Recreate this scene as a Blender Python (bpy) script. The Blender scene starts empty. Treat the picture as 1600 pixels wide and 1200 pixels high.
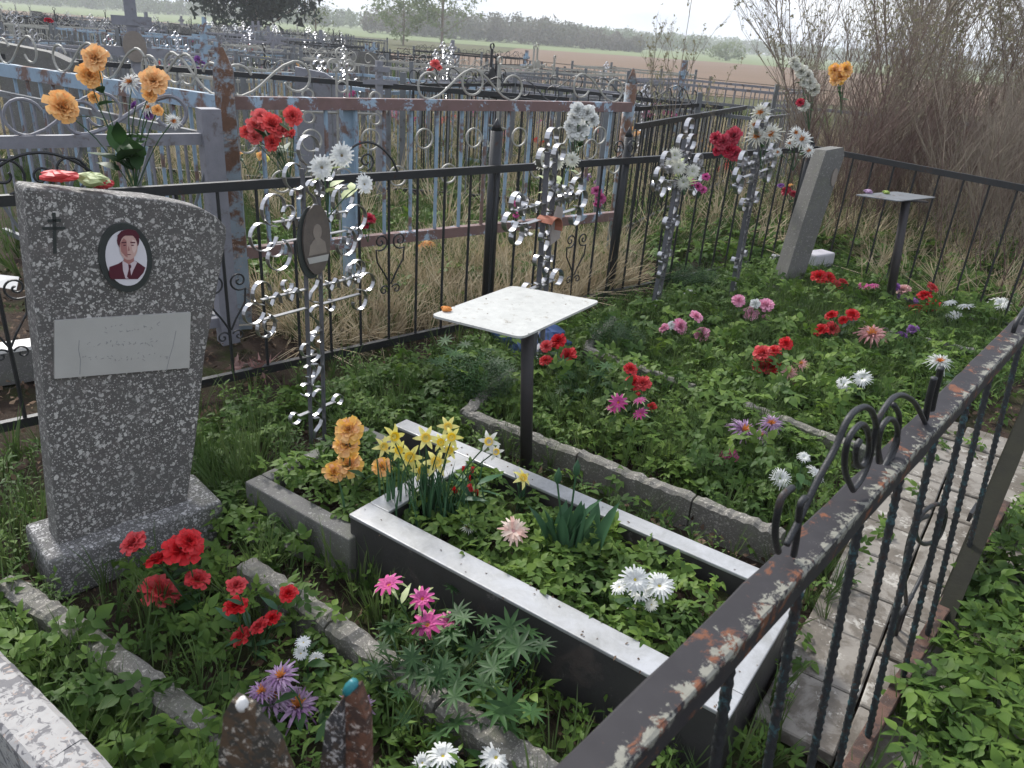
import bpy, math, random
import numpy as np
from mathutils import Vector, Matrix
random.seed(7); rng = np.random.default_rng(7)
R = math.radians
S = bpy.context.scene; COL = S.collection

# ------------------------------------------------------------------ camera
H, FPX, PITCH, ROLL = 1.55, 1200.0, 24.2, 4.2
cd = bpy.data.cameras.new('camera'); cam = bpy.data.objects.new('camera', cd); COL.objects.link(cam)
cd.sensor_width = 36; cd.lens = 36*FPX/1600; cd.clip_end = 3000; cd.clip_start = .02; cd.dof.use_dof = True; cd.dof.focus_distance = 2.7; cd.dof.aperture_fstop = 11
_a, _b = R(PITCH), R(ROLL)
CD = np.array([0, math.cos(_a), -math.sin(_a)]); _u0 = np.array([0, math.sin(_a), math.cos(_a)]); _r0 = np.array([1., 0, 0])
CR = _r0*math.cos(_b)+_u0*math.sin(_b); CU = _u0*math.cos(_b)-_r0*math.sin(_b)
M = Matrix(((CR[0], CU[0], -CD[0]), (CR[1], CU[1], -CD[1]), (CR[2], CU[2], -CD[2]))).to_4x4()
M.translation = (0, 0, H); cam.matrix_world = M; S.camera = cam

# ------------------------------------------------------------------ light
W = bpy.data.worlds.new('World'); S.world = W; W.use_nodes = True
wn, wl = W.node_tree.nodes, W.node_tree.links; wn.clear()
out = wn.new('ShaderNodeOutputWorld'); bg = wn.new('ShaderNodeBackground'); sky = wn.new('ShaderNodeTexSky')
sky.sky_type = 'NISHITA'; sky.sun_disc = False; sky.sun_elevation = R(42); sky.sun_rotation = R(-35)
sky.air_density = 1.2; sky.dust_density = 2.0
tc = wn.new('ShaderNodeTexCoord'); mp = wn.new('ShaderNodeMapping'); mp.inputs['Scale'].default_value = (1.0, 1.0, 5.0)
nz = wn.new('ShaderNodeTexNoise'); nz.inputs['Scale'].default_value = 1.7; nz.inputs['Detail'].default_value = 6; nz.inputs['Roughness'].default_value = .5
rp = wn.new('ShaderNodeValToRGB'); rp.color_ramp.elements[0].position = .44; rp.color_ramp.elements[1].position = .57
rp.color_ramp.elements[0].color = (3.7, 4.2, 5.4, 1); rp.color_ramp.elements[1].color = (5.9, 6.1, 6.5, 1)
mx = wn.new('ShaderNodeMixRGB'); mx.inputs['Fac'].default_value = .93
wl.new(tc.outputs['Generated'], mp.inputs['Vector']); wl.new(mp.outputs[0], nz.inputs['Vector']); wl.new(nz.outputs['Fac'], rp.inputs[0])
wl.new(sky.outputs[0], mx.inputs[1]); wl.new(rp.outputs[0], mx.inputs[2]); wl.new(mx.outputs[0], bg.inputs[0])
bg.inputs[1].default_value = .12; wl.new(bg.outputs[0], out.inputs[0])
sl = bpy.data.lights.new('sun', 'SUN'); sl.energy = 2.6; sl.angle = R(12); sl.color = (1, .97, .92)
so = bpy.data.objects.new('sun', sl); COL.objects.link(so)
so.rotation_euler = Vector((math.sin(R(-35))*math.cos(R(42)), math.cos(R(-35))*math.cos(R(42)), math.sin(R(42)))).to_track_quat('Z', 'Y').to_euler()
S.view_settings.view_transform = 'Standard'; S.view_settings.look = 'None'; S.view_settings.gamma = 1
S.view_settings.exposure = 0.80; S.view_settings.use_curve_mapping = False
S.cycles.use_denoising = True; S.cycles.max_bounces = 6; S.cycles.diffuse_bounces = 3; S.cycles.glossy_bounces = 3
S.cycles.transmission_bounces = 3; S.cycles.volume_bounces = 2; S.cycles.transparent_max_bounces = 6

# ------------------------------------------------------------------ survey helpers: where a sight line of the photograph meets the place
def ray(x, y): return CR*(x-800)+CU*(600-y)+CD*FPX
def P(x, y, z=0.): r = ray(x, y); return np.array([0, 0, H])+r*((z-H)/r[2])
def PY(x, y, Y): r = ray(x, y); return np.array([0, 0, H])+r*(Y/r[1])
def PPl(o, d, x, y):
    n = np.cross(np.array([d[0], d[1], 0.]), [0, 0, 1.]); o = np.array(o, float); r = ray(x, y); C = np.array([0, 0, H])
    p = C+r*(((o-C) @ n)/(r @ n)); return p
def proj(p):
    q = np.array(p)-[0, 0, H]; d = q @ CD; return 800+FPX*(q @ CR)/d, 600-FPX*(q @ CU)/d
UU = np.array([.83, -.558, 0]); VV = np.array([.558, .83, 0])
AV = math.atan2(VV[1], VV[0])

# ------------------------------------------------------------------ mesh helpers
class MB:
    def __init__(s): s.v = []; s.f = []; s.m = []
    def add(s, vs, fs, mi=0):
        o = len(s.v); s.v += [tuple(map(float, p)) for p in vs]; s.f += [tuple(i+o for i in f) for f in fs]; s.m += [mi]*len(fs); return s
    def box(s, c, h, rot=None, mi=0, taper=1.0):
        vs = []
        for z in (-1, 1):
            t = taper if z > 0 else 1
            for x, y in ((-1, -1), (1, -1), (1, 1), (-1, 1)):
                p = np.array([x*h[0]*t, y*h[1]*t, z*h[2]]);
                if rot is not None: p = rot @ p
                vs.append(p+np.array(c))
        return s.add(vs, [(3, 2, 1, 0), (4, 5, 6, 7), (0, 1, 5, 4), (1, 2, 6, 5), (2, 3, 7, 6), (3, 0, 4, 7)], mi)
    def bar(s, a, b, w, h, mi=0, up=(0, 0, 1)):
        a, b = np.array(a, float), np.array(b, float); d = b-a; L = np.linalg.norm(d); d = d/L; up = np.array(up, float)
        sd = np.cross(d, up)
        if np.linalg.norm(sd) < 1e-4: sd = np.cross(d, [1, 0, 0.])
        sd /= np.linalg.norm(sd); u = np.cross(sd, d)
        return s.box((a+b)/2, (L/2, w/2, h/2), np.column_stack([d, sd, u]), mi)
    def tube(s, pts, r, n=6, mi=0, cap=True):
        pts = [np.array(p, float) for p in pts]; k = len(pts); rr = r if hasattr(r, '__len__') else [r]*k
        vs = []; pu = None
        for i, p in enumerate(pts):
            d = pts[min(i+1, k-1)]-pts[max(i-1, 0)]; d = d/(np.linalg.norm(d)+1e-9)
            if pu is None: pu = np.cross(d, [0, 0, 1.]) if abs(d[2]) < .9 else np.cross(d, [0, 1., 0])
            pu = pu-d*(pu @ d); pu /= np.linalg.norm(pu)+1e-9; w = np.cross(d, pu)
            for j in range(n):
                a = 2*math.pi*j/n; vs.append(p+rr[i]*(pu*math.cos(a)+w*math.sin(a)))
        fs = [(i*n+j, i*n+(j+1) % n, (i+1)*n+(j+1) % n, (i+1)*n+j) for i in range(k-1) for j in range(n)]
        if cap: fs += [tuple(range(n-1, -1, -1)), tuple((k-1)*n+j for j in range(n))]
        return s.add(vs, fs, mi)
    def ribbon(s, pts, width, th=.003, wd=(0, 1, 0), mi=0):
        pts = [np.array(p, float) for p in pts]; k = len(pts); wd = np.array(wd, float); vs = []
        for i, p in enumerate(pts):
            d = pts[min(i+1, k-1)]-pts[max(i-1, 0)]; d = d/(np.linalg.norm(d)+1e-9); n = np.cross(d, wd); n /= np.linalg.norm(n)+1e-9
            for a, b in ((-1, -1), (1, -1), (1, 1), (-1, 1)): vs.append(p+wd*width/2*a+n*th/2*b)
        fs = [(i*4+j, i*4+(j+1) % 4, (i+1)*4+(j+1) % 4, (i+1)*4+j) for i in range(k-1) for j in range(4)]
        fs += [(3, 2, 1, 0), tuple((k-1)*4+j for j in range(4))]
        return s.add(vs, fs, mi)
    def prism(s, prof, y0, y1, mi=0):
        n = len(prof); vs = [(x, y0, z) for x, z in prof]+[(x, y1, z) for x, z in prof]
        return s.add(vs, [tuple(range(n)), tuple(range(2*n-1, n-1, -1))]+[(i, i+n, (i+1) % n+n, (i+1) % n) for i in range(n)], mi)
    def disc(s, c, rx, rz, y0, y1, n=24, mi=0): return s.prism([(c[0]+rx*math.cos(2*math.pi*i/n), c[1]+rz*math.sin(2*math.pi*i/n)) for i in range(n)], y0, y1, mi)
    def mesh(s, name, mats, smooth=False):
        me = bpy.data.meshes.new(name); me.from_pydata(s.v, [], s.f)
        for m in (mats if isinstance(mats, (list, tuple)) else [mats]): me.materials.append(m)
        if any(s.m): me.polygons.foreach_set('material_index', s.m)
        if smooth: me.polygons.foreach_set('use_smooth', [True]*len(s.f))
        me.update(); return me
def fast_mesh(name, V, F, mats, smooth=False, mi=None):
    me = bpy.data.meshes.new(name); n = len(V); k = F.shape[1]; m = len(F)
    me.vertices.add(n); me.vertices.foreach_set('co', V.astype(np.float32).ravel())
    me.loops.add(m*k); me.loops.foreach_set('vertex_index', F.astype(np.int32).ravel())
    me.polygons.add(m); me.polygons.foreach_set('loop_start', np.arange(0, m*k, k, dtype=np.int32)); me.polygons.foreach_set('loop_total', np.full(m, k, np.int32))
    for q in (mats if isinstance(mats, (list, tuple)) else [mats]): me.materials.append(q)
    if mi is not None: me.polygons.foreach_set('material_index', mi.astype(np.int32))
    if smooth: me.polygons.foreach_set('use_smooth', np.ones(m, bool))
    me.update(calc_edges=True); return me
def tagit(o, label=None, cat=None, group=None, kind=None):
    if label: o['label'] = label
    if cat: o['category'] = cat
    if group: o['group'] = group
    if kind: o['kind'] = kind
    return o
def empty(name, label, cat, loc=(0, 0, 0), rz=0., group=None, rx=0., ry=0.):
    o = bpy.data.objects.new(name, None); COL.objects.link(o); o.location = loc; o.rotation_euler = (rx, ry, rz); o.empty_display_size = .05
    return tagit(o, label, cat, group)
def part(name, me, parent=None, loc=None, rot=None, sc=None, mat=None, label=None, kind=None):
    o = bpy.data.objects.new(name, me); COL.objects.link(o)
    if parent is not None: o.parent = parent
    if loc is not None: o.location = loc
    if rot is not None:
        if isinstance(rot, Matrix): o.rotation_euler = rot.to_euler()
        else: o.rotation_euler = rot
    if sc is not None: o.scale = (sc,)*3 if not hasattr(sc, '__len__') else sc
    if mat is not None: o.material_slots[0].link = 'OBJECT'; o.material_slots[0].material = mat
    return tagit(o, label, None, None, kind)
def copy_thing(t, loc, rz, label, group=None, sc=1.):
    c = t.copy(); COL.objects.link(c); c.location = loc; c.rotation_euler = (t.rotation_euler[0], t.rotation_euler[1], rz); c.scale = (sc,)*3; c['label'] = label
    if group: c['group'] = group
    for ch in list(t.children):
        d = ch.copy(); COL.objects.link(d); d.parent = c
        for g in list(ch.children): e = g.copy(); COL.objects.link(e); e.parent = d
    return c

# ------------------------------------------------------------------ materials
def nm(name):
    m = bpy.data.materials.new(name); m.use_nodes = True; nt = m.node_tree
    return m, nt.nodes, nt.links, nt.nodes['Principled BSDF']
def c4(c): return (c[0], c[1], c[2], 1)
def noise(n, l, scale, detail=4, rough=.55, vec=None, dist=0):
    t = n.new('ShaderNodeTexNoise'); t.inputs['Scale'].default_value = scale; t.inputs['Detail'].default_value = detail
    t.inputs['Roughness'].default_value = rough; t.inputs['Distortion'].default_value = dist
    if vec is not None: l.new(vec, t.inputs['Vector'])
    return t.outputs['Fac']
def ramp(n, l, src, stops):
    r = n.new('ShaderNodeValToRGB'); e = r.color_ramp.elements
    while len(e) < len(stops): e.new(.5)
    for i, (p, c) in enumerate(stops): e[i].position = p; e[i].color = c4(c) if hasattr(c, '__len__') else (c, c, c, 1)
    l.new(src, r.inputs[0]); return r.outputs[0]
def mix(n, l, fac, a, b, mode='MIX'):
    m = n.new('ShaderNodeMixRGB'); m.blend_type = mode
    for i, q in ((0, fac), (1, a), (2, b)):
        if isinstance(q, bpy.types.NodeSocket): l.new(q, m.inputs[i])
        else: m.inputs[i].default_value = q if i == 0 else c4(q)
    return m.outputs[0]
def bump(n, l, b, h, st=.3, dist=.004):
    k = n.new('ShaderNodeBump'); k.inputs['Strength'].default_value = st; k.inputs['Distance'].default_value = dist
    l.new(h, k.inputs['Height']); l.new(k.outputs[0], b.inputs['Normal'])
def wpos(n): return n.new('ShaderNodeNewGeometry').outputs['Position']
def opos(n): return n.new('ShaderNodeTexCoord').outputs['Object']
def basic(name, col, col2=None, scale=30, rough=.7, metal=0., st=.25, bd=.003, spec=.4):
    m, n, l, b = nm(name); v = wpos(n); f = noise(n, l, scale, 5, .6, v)
    c = mix(n, l, f, col, col2 or tuple(x*.65 for x in col)); l.new(c, b.inputs['Base Color'])
    b.inputs['Roughness'].default_value = rough; b.inputs['Metallic'].default_value = metal; b.inputs['Specular IOR Level'].default_value = spec
    bump(n, l, b, noise(n, l, scale*3, 3, .6, v), st, bd); return m
def leafmat(name, c1, c2, c3=None, rough=.5, trans=.25, sc=6.):
    m, n, l, b = nm(name); g = n.new('ShaderNodeNewGeometry')
    c = mix(n, l, g.outputs['Random Per Island'], c1, c2)
    f = ramp(n, l, noise(n, l, sc, 3, .6, g.outputs['Position']), [(.35, 0.), (.65, 1.)])
    c = mix(n, l, f, c, c3 or c1); l.new(c, b.inputs['Base Color']); b.inputs['Roughness'].default_value = rough; b.inputs['Specular IOR Level'].default_value = .22
    t = n.new('ShaderNodeBsdfTranslucent'); l.new(c, t.inputs[0]); ms = n.new('ShaderNodeMixShader'); ms.inputs[0].default_value = trans
    o = n['Material Output']; l.new(b.outputs[0], ms.inputs[1]); l.new(t.outputs[0], ms.inputs[2]); l.new(ms.outputs[0], o.inputs[0]); return m
def petal(name, c1, c2, rough=.55):
    m, n, l, b = nm(name); g = n.new('ShaderNodeNewGeometry'); oi = n.new('ShaderNodeObjectInfo')
    c = mix(n, l, g.outputs['Random Per Island'], c1, c2); lum = sum(c1)/3
    fade = tuple(x*.55+(.5*lum+.14) for x in c1); c = mix(n, l, ramp(n, l, oi.outputs['Random'], [(.35, 0.), (1., .28)]), c, fade)
    c = mix(n, l, ramp(n, l, noise(n, l, 55, 4, .6, g.outputs['Position']), [(.4, 0.), (.75, .5)]), c, tuple(x*.55 for x in c2)); l.new(c, b.inputs['Base Color']); b.inputs['Roughness'].default_value = rough
    t = n.new('ShaderNodeBsdfTranslucent'); l.new(c, t.inputs[0]); ms = n.new('ShaderNodeMixShader'); ms.inputs[0].default_value = .25
    l.new(b.outputs[0], ms.inputs[1]); l.new(t.outputs[0], ms.inputs[2]); l.new(ms.outputs[0], n['Material Output'].inputs[0]); return m
def terrazzo(name, base, chip, amt=.5, scale=75, stain=(.10, .09, .075)):
    m, n, l, b = nm(name); v = opos(n); c = base
    c = mix(n, l, noise(n, l, 7, 4, .6, v), tuple(x*1.25 for x in base), tuple(x*.65 for x in base))
    for s, a in ((scale, amt), (scale*1.9, amt*.8), (scale*3.6, amt*.7)):
        vo = n.new('ShaderNodeTexVoronoi'); vo.inputs['Scale'].default_value = s; nn = n.new('ShaderNodeVectorMath'); nn.operation = 'ADD'
        nt2 = n.new('ShaderNodeTexNoise'); nt2.inputs['Scale'].default_value = s*.8; l.new(v, nt2.inputs['Vector'])
        sc = n.new('ShaderNodeVectorMath'); sc.operation = 'SCALE'; sc.inputs['Scale'].default_value = 1.7/s; l.new(nt2.outputs['Color'], sc.inputs[0])
        l.new(v, nn.inputs[0]); l.new(sc.outputs[0], nn.inputs[1]); l.new(nn.outputs[0], vo.inputs['Vector'])
        sp = n.new('ShaderNodeSeparateColor'); l.new(vo.outputs['Color'], sp.inputs[0])
        a1 = ramp(n, l, sp.outputs[0], [(1-a*.55, 0.), (1-a*.55+.02, 1.)]); d1 = ramp(n, l, vo.outputs['Distance'], [(.34, 1.), (.44, 0.)])
        f = mix(n, l, 1., a1, d1, 'MULTIPLY'); tint = mix(n, l, sp.outputs[1], tuple(x*.38 for x in chip), chip)
        c = mix(n, l, mix(n, l, 1., f, ramp(n, l, noise(n, l, 6.5, 6, .7, v), [(.34, .35), (.52, 1.)]), 'MULTIPLY'), c, tint)
    f2 = ramp(n, l, noise(n, l, 3.6, 6, .7, v), [(.52, 0.), (.72, 1.)]); c = mix(n, l, f2, c, mix(n, l, .5, c, stain)); c = mix(n, l, ramp(n, l, noise(n, l, 19, 5, .7, v), [(.55, 0.), (.70, .55)]), c, tuple(x*1.1+.03 for x in stain))
    l.new(c, b.inputs['Base Color']); b.inputs['Roughness'].default_value = .75
    bump(n, l, b, noise(n, l, 160, 3, .6, v), .3, .003); return m
def rusty(name, paint, rust=(.16, .06, .025), pale=(.55, .52, .46), r_amt=.5, p_amt=.6, scale=9., rough=.5, topcol=None):
    m, n, l, b = nm(name); v = wpos(n)
    f = ramp(n, l, noise(n, l, scale, 6, .68, v, .4), [(r_amt-.03, 0.), (r_amt+.05, 1.)])
    rc = mix(n, l, noise(n, l, scale*5, 4, .6, v), rust, tuple(x*.4 for x in rust))
    pc = mix(n, l, noise(n, l, scale*2, 3, .6, v), paint, tuple(x*.6 for x in paint)); c = mix(n, l, f, pc, rc)
    v2 = n.new('ShaderNodeVectorMath'); v2.operation = 'ADD'; v2.inputs[1].default_value = (3.3, 1.7, 9.1); l.new(v, v2.inputs[0])
    f2 = ramp(n, l, noise(n, l, scale*2.0, 10, .78, v2.outputs[0], .3), [(p_amt-.01, 0.), (p_amt+.02, 1.)])
    c = mix(n, l, f2, c, pale); l.new(c, b.inputs['Base Color']); l.new(ramp(n, l, f, [(0, rough), (1, .9)]), b.inputs['Roughness'])
    bump(n, l, b, noise(n, l, scale*12, 5, .7, v), .5, .003); return m

m_soil = None
def ground_mat():
    m, n, l, b = nm('soil'); v = wpos(n)
    c = mix(n, l, noise(n, l, 14, 8, .7, v), (.018, .012, .009), (.075, .052, .038))
    c = mix(n, l, ramp(n, l, noise(n, l, 2.2, 5, .65, v), [(.48, 0.), (.62, 1.)]), c, mix(n, l, noise(n, l, 60, 3, .6, v), (.05, .062, .016), (.022, .035, .010)))
    c = mix(n, l, ramp(n, l, noise(n, l, 48, 6, .75, v, .6), [(.62, 0.), (.66, 1.)]), c, (.16, .115, .075))
    sx = n.new('ShaderNodeSeparateXYZ'); l.new(v, sx.inputs[0])
    mr = n.new('ShaderNodeMapRange'); mr.inputs[1].default_value = 6; mr.inputs[2].default_value = 12; l.new(sx.outputs[1], mr.inputs[0])
    far = mix(n, l, noise(n, l, .9, 8, .7, v), (.05, .07, .022), (.13, .11, .06)); c = mix(n, l, mr.outputs[0], c, far)
    l.new(c, b.inputs['Base Color']); b.inputs['Roughness'].default_value = .95; b.inputs['Specular IOR Level'].default_value = .15
    bump(n, l, b, noise(n, l, 45, 8, .7, v), .9, .02); return m
M_soil = ground_mat()
M_field = basic('ploughed earth', (.21, .145, .105), (.15, .11, .075), .12, .95, 0, .3, .05, .1)
M_green = basic('young crop', (.14, .19, .08), (.19, .21, .11), .03, .95, 0, .3, .05, .1)
M_stone = terrazzo('grey terrazzo', (.104, .098, .090), (.54, .52, .48), .88, 66, (.15, .125, .115))
M_stone2 = terrazzo('weathered concrete', (.135, .13, .12), (.30, .29, .27), .45, 90, (.12, .13, .08))
M_plinth = terrazzo('pale terrazzo plinth', (.13, .125, .12), (.62, .6, .58), .95, 70, (.08, .085, .05))
M_curb = terrazzo('mossy concrete', (.15, .14, .12), (.42, .39, .34), .7, 80, (.07, .08, .035))
def blotchy(name):
    m, n, l, b = nm(name); v = opos(n); c = mix(n, l, noise(n, l, 30, 5, .6, v), (.40, .39, .375), (.28, .265, .255))
    c = mix(n, l, ramp(n, l, noise(n, l, 34, 4, .62, v, 1.2), [(.51, 0.), (.56, 1.)]), c, (.13, .125, .13)); v2 = n.new('ShaderNodeVectorMath'); v2.operation = 'ADD'; v2.inputs[1].default_value = (5, 2, 8); l.new(v, v2.inputs[0])
    c = mix(n, l, ramp(n, l, noise(n, l, 70, 5, .6, v2.outputs[0], .8), [(.60, 0.), (.66, 1.)]), c, (.36, .27, .22)); l.new(c, b.inputs['Base Color']); b.inputs['Roughness'].default_value = .7; bump(n, l, b, noise(n, l, 120, 4, .6, v), .3, .002); return m
M_white_terr = blotchy('white blotched terrazzo')
M_silver = basic('silver paint', (.62, .63, .66), (.40, .41, .45), 7, .33, .55, .25, .001, .5)
def silvermat():
    m, n, l, b = nm('brushed silver paint'); v = wpos(n); f = ramp(n, l, noise(n, l, 6, 7, .7, v, .6), [(.35, 0.), (.65, 1.)])
    c = mix(n, l, f, (.52, .52, .52), (.30, .30, .29)); c = mix(n, l, ramp(n, l, noise(n, l, 60, 6, .75, v), [(.66, 0.), (.76, .7)]), c, (.17, .165, .15)); l.new(c, b.inputs['Base Color'])
    l.new(ramp(n, l, f, [(0, .30), (1, .52)]), b.inputs['Roughness']); b.inputs['Metallic'].default_value = .45; bump(n, l, b, noise(n, l, 14, 5, .6, v), .35, .006); return m
M_planter = silvermat()
M_scroll = basic('bright aluminium strip', (.62, .62, .63), (.26, .26, .27), 14, .30, .95, .25, .001, .5)
M_side = rusty('dark grey box paint', (.048, .045, .044), (.075, .060, .050), (.12, .11, .10), .60, .62, 7, .45)
_x = basic('spare', (.04,)*3, (.02,)*3, 6, .42, 0, .2, .002, .5)
M_scroll_d = basic('dull aluminium strip', (.16, .16, .17), (.08, .08, .09), 30, .5, .3, .3, .001, .5)
M_black = rusty('black fence paint', (.020, .021, .023), (.07, .04, .028), (.32, .30, .27), .62, .70, 14, .45)
def frontmat():
    m, n, l, b = nm('chipped black rail paint'); v = opos(n); g = n.new('ShaderNodeSeparateXYZ'); l.new(v, g.inputs[0])
    c = mix(n, l, noise(n, l, 25, 4, .6, v), (.040, .037, .040), (.020, .018, .020))
    f = ramp(n, l, noise(n, l, 16, 7, .72, v, .5), [(.56, 0.), (.62, 1.)]); c = mix(n, l, f, c, mix(n, l, noise(n, l, 90, 4, .6, v), (.24, .085, .035), (.085, .04, .028)))
    e = n.new('ShaderNodeMapRange'); e.inputs[1].default_value = .022; e.inputs[2].default_value = -.024; e.inputs[3].default_value = -.17; e.inputs[4].default_value = .085; l.new(g.outputs[1], e.inputs[0])
    z = n.new('ShaderNodeMapRange'); z.inputs[1].default_value = .890; z.inputs[2].default_value = .925; z.inputs[3].default_value = -.3; z.inputs[4].default_value = 0; l.new(g.outputs[2], z.inputs[0])
    a = n.new('ShaderNodeMath'); a.operation = 'ADD'; l.new(noise(n, l, 42, 8, .74, v, .3), a.inputs[0]); l.new(e.outputs[0], a.inputs[1]); a2 = n.new('ShaderNodeMath'); a2.operation = 'ADD'; l.new(a.outputs[0], a2.inputs[0]); l.new(z.outputs[0], a2.inputs[1])
    f2 = ramp(n, l, a2.outputs[0], [(.55, 0.), (.585, 1.)]); c = mix(n, l, f2, c, mix(n, l, noise(n, l, 70, 3, .6, v), (.29, .28, .23), (.15, .15, .125)))
    l.new(c, b.inputs['Base Color']); b.inputs['Roughness'].default_value = .62; b.inputs['Specular IOR Level'].default_value = .3; h = mix(n, l, .5, f, f2); bump(n, l, b, h, .5, .0015); return m
M_front = frontmat()
M_rebar = rusty('black rebar', (.022, .024, .026), (.06, .035, .025), (.035, .085, .095), .60, .565, 26, .42)
M_blue = rusty('pale blue paint', (.33, .45, .56), (.26, .17, .14), (.42, .40, .36), .53, .64, 6, .6)  # pale blue with lens veil over the background put into its lightness
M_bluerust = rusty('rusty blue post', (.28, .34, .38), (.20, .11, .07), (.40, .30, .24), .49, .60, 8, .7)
M_redrail = rusty('red brown rail', (.22, .135, .125), (.26, .17, .15), (.33, .43, .52), .50, .55, 4, .7)  # rust tones also lightened to stand in for the lens veil
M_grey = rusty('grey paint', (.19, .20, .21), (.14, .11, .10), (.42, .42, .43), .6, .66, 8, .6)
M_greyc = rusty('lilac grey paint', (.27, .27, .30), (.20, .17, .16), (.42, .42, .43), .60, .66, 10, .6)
M_ring = basic('off white ring paint', (.43, .42, .37), (.26, .25, .22), 30, .6)
M_white = rusty('white painted board', (.60, .60, .56), (.48, .46, .40), (.30, .27, .22), .68, .60, 14, .42)
M_plaque = basic('white plaque', (.46, .45, .415), (.36, .35, .32), 12, .5, 0, .1, .001)
M_vein = basic('plaque vein', (.20, .20, .20), (.33, .33, .32), 20, .6)
M_frame = basic('dark medallion', (.028, .034, .032), (.05, .055, .052), 40, .35)
M_photo = basic('photo ground', (.68, .66, .68), (.60, .58, .60), 30, .3, 0, .05, .001)
M_suit = basic('photo maroon', (.10, .022, .034), (.08, .018, .03), 30, .3, 0, .05, .001)
M_skin = basic('photo skin', (.56, .38, .33), (.50, .32, .28), 60, .3, 0, .05, .001)
M_skin_d = basic('photo shade', (.33, .15, .14), (.36, .17, .15), 60, .3, 0, .05, .001)
M_skin_l = basic('photo light skin', (.66, .50, .45), (.62, .46, .41), 60, .3, 0, .05, .001)
M_shirt = basic('photo shirt', (.60, .52, .54), (.55, .46, .49), 30, .3, 0, .05, .001)
M_sepia = basic('sepia plate', (.16, .13, .11), (.07, .06, .055), 35, .3)
M_sepial = basic('sepia light', (.28, .24, .20), (.18, .15, .13), 35, .3)
M_slab = rusty('pale stone slab', (.285, .26, .225), (.19, .165, .135), (.38, .36, .32), .50, .58, 7, .9)
M_brick = rusty('red brown edging', (.13, .07, .05), (.08, .05, .04), (.20, .18, .16), .5, .62, 20, .9)
M_teal = basic('teal paint', (.02, .22, .24), (.02, .12, .14), 60, .4)
M_white_p = basic('white paint blob', (.75, .74, .70), (.6, .58, .55), 60, .6)
M_bag = basic('blue plastic', (.07, .13, .30), (.04, .07, .17), 14, .35)
M_pale = basic('pale plastic', (.55, .53, .56), (.46, .44, .47), 14, .6)
M_leaf = leafmat('goutweed leaf', (.070, .140, .022), (.165, .255, .045), (.045, .095, .018), .55, .3)
M_leaf2 = leafmat('fresh weed leaf', (.080, .155, .024), (.185, .275, .048), (.050, .100, .022), .55, .3)
M_dark = leafmat('dark herb leaf', (.025, .068, .020), (.06, .130, .036), (.02, .050, .016), .5, .2)
M_grass = leafmat('grass blade', (.07, .125, .03), (.15, .19, .065), (.055, .10, .028), .55, .25)
M_straw = leafmat('dry straw', (.50, .40, .25), (.34, .26, .16), (.58, .49, .34), .8, .15)
M_litter = leafmat('dead leaves', (.10, .06, .038), (.22, .15, .095), (.05, .033, .024), .9, .0)
M_blade = leafmat('bulb leaf', (.045, .115, .055), (.075, .16, .07), (.035, .085, .045), .42, .2)
M_stem = basic('plastic stem', (.04, .10, .035), (.025, .06, .02), 60, .5)
M_twig = basic('brown twig', (.29, .235, .185), (.19, .155, .125), 20, .85)
M_twig2 = basic('purple twig', (.18, .115, .095), (.10, .065, .055), 20, .8)
M_twig3 = basic('olive twig', (.30, .25, .19), (.18, .15, .11), 20, .85)
M_bud = leafmat('opening bud', (.24, .23, .14), (.33, .30, .21), None, .7, .3)
M_conif = leafmat('dark crown', (.030, .048, .034), (.055, .075, .05), None, .8, .1)
M_birch = leafmat('pale spring crown', (.20, .25, .13), (.27, .30, .18), None, .8, .3)
M_wood_far = leafmat('spring wood', (.12, .19, .06), (.19, .25, .10), (.12, .12, .085), .9, .15, .02)
M_wood_far2 = leafmat('bare wood', (.15, .13, .11), (.19, .17, .14), (.12, .145, .08), .9, .15, .02)
PC = dict(
    red=petal('red petal', (.80, .014, .022), (.52, .008, .012)), coral=petal('coral petal', (.82, .10, .085), (.70, .06, .06)),
    crimson=petal('crimson petal', (.58, .02, .06), (.42, .01, .04)),
    orange=petal('orange petal', (.95, .46, .12), (.97, .62, .25)), amber=petal('amber petal', (.97, .56, .05), (.96, .56, .30)),
    pink=petal('pink petal', (.80, .26, .42), (.85, .45, .58)), salmon=petal('salmon petal', (.62, .28, .28), (.72, .42, .38)),
    white=petal('white petal', (.80, .80, .76), (.70, .71, .68)), cream=petal('cream petal', (.66, .65, .55), (.72, .72, .64)),
    yellow=petal('yellow petal', (.86, .76, .12), (.90, .82, .25)), gold=petal('gold trumpet', (.88, .60, .02), (.85, .52, .02)),
    purple=petal('purple petal', (.20, .05, .30), (.30, .10, .40)), mauve=petal('mauve petal', (.28, .12, .30), (.66, .48, .64)),
    magenta=petal('magenta petal', (.55, .04, .22), (.62, .10, .34)), lime=petal('lime petal', (.45, .55, .18), (.60, .66, .35)),
    peach=petal('peach petal', (.75, .42, .34), (.85, .70, .58)))
M_eye = basic('yellow flower eye', (.62, .48, .06), (.35, .30, .05), 90, .8)
M_eyeg = basic('green flower eye', (.30, .40, .10), (.20, .26, .06), 90, .8)
M_eyeb = basic('brown flower eye', (.16, .12, .07), (.26, .22, .12), 90, .8)
M_eyer = basic('orange flower eye', (.55, .16, .04), (.65, .30, .06), 90, .8)

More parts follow.
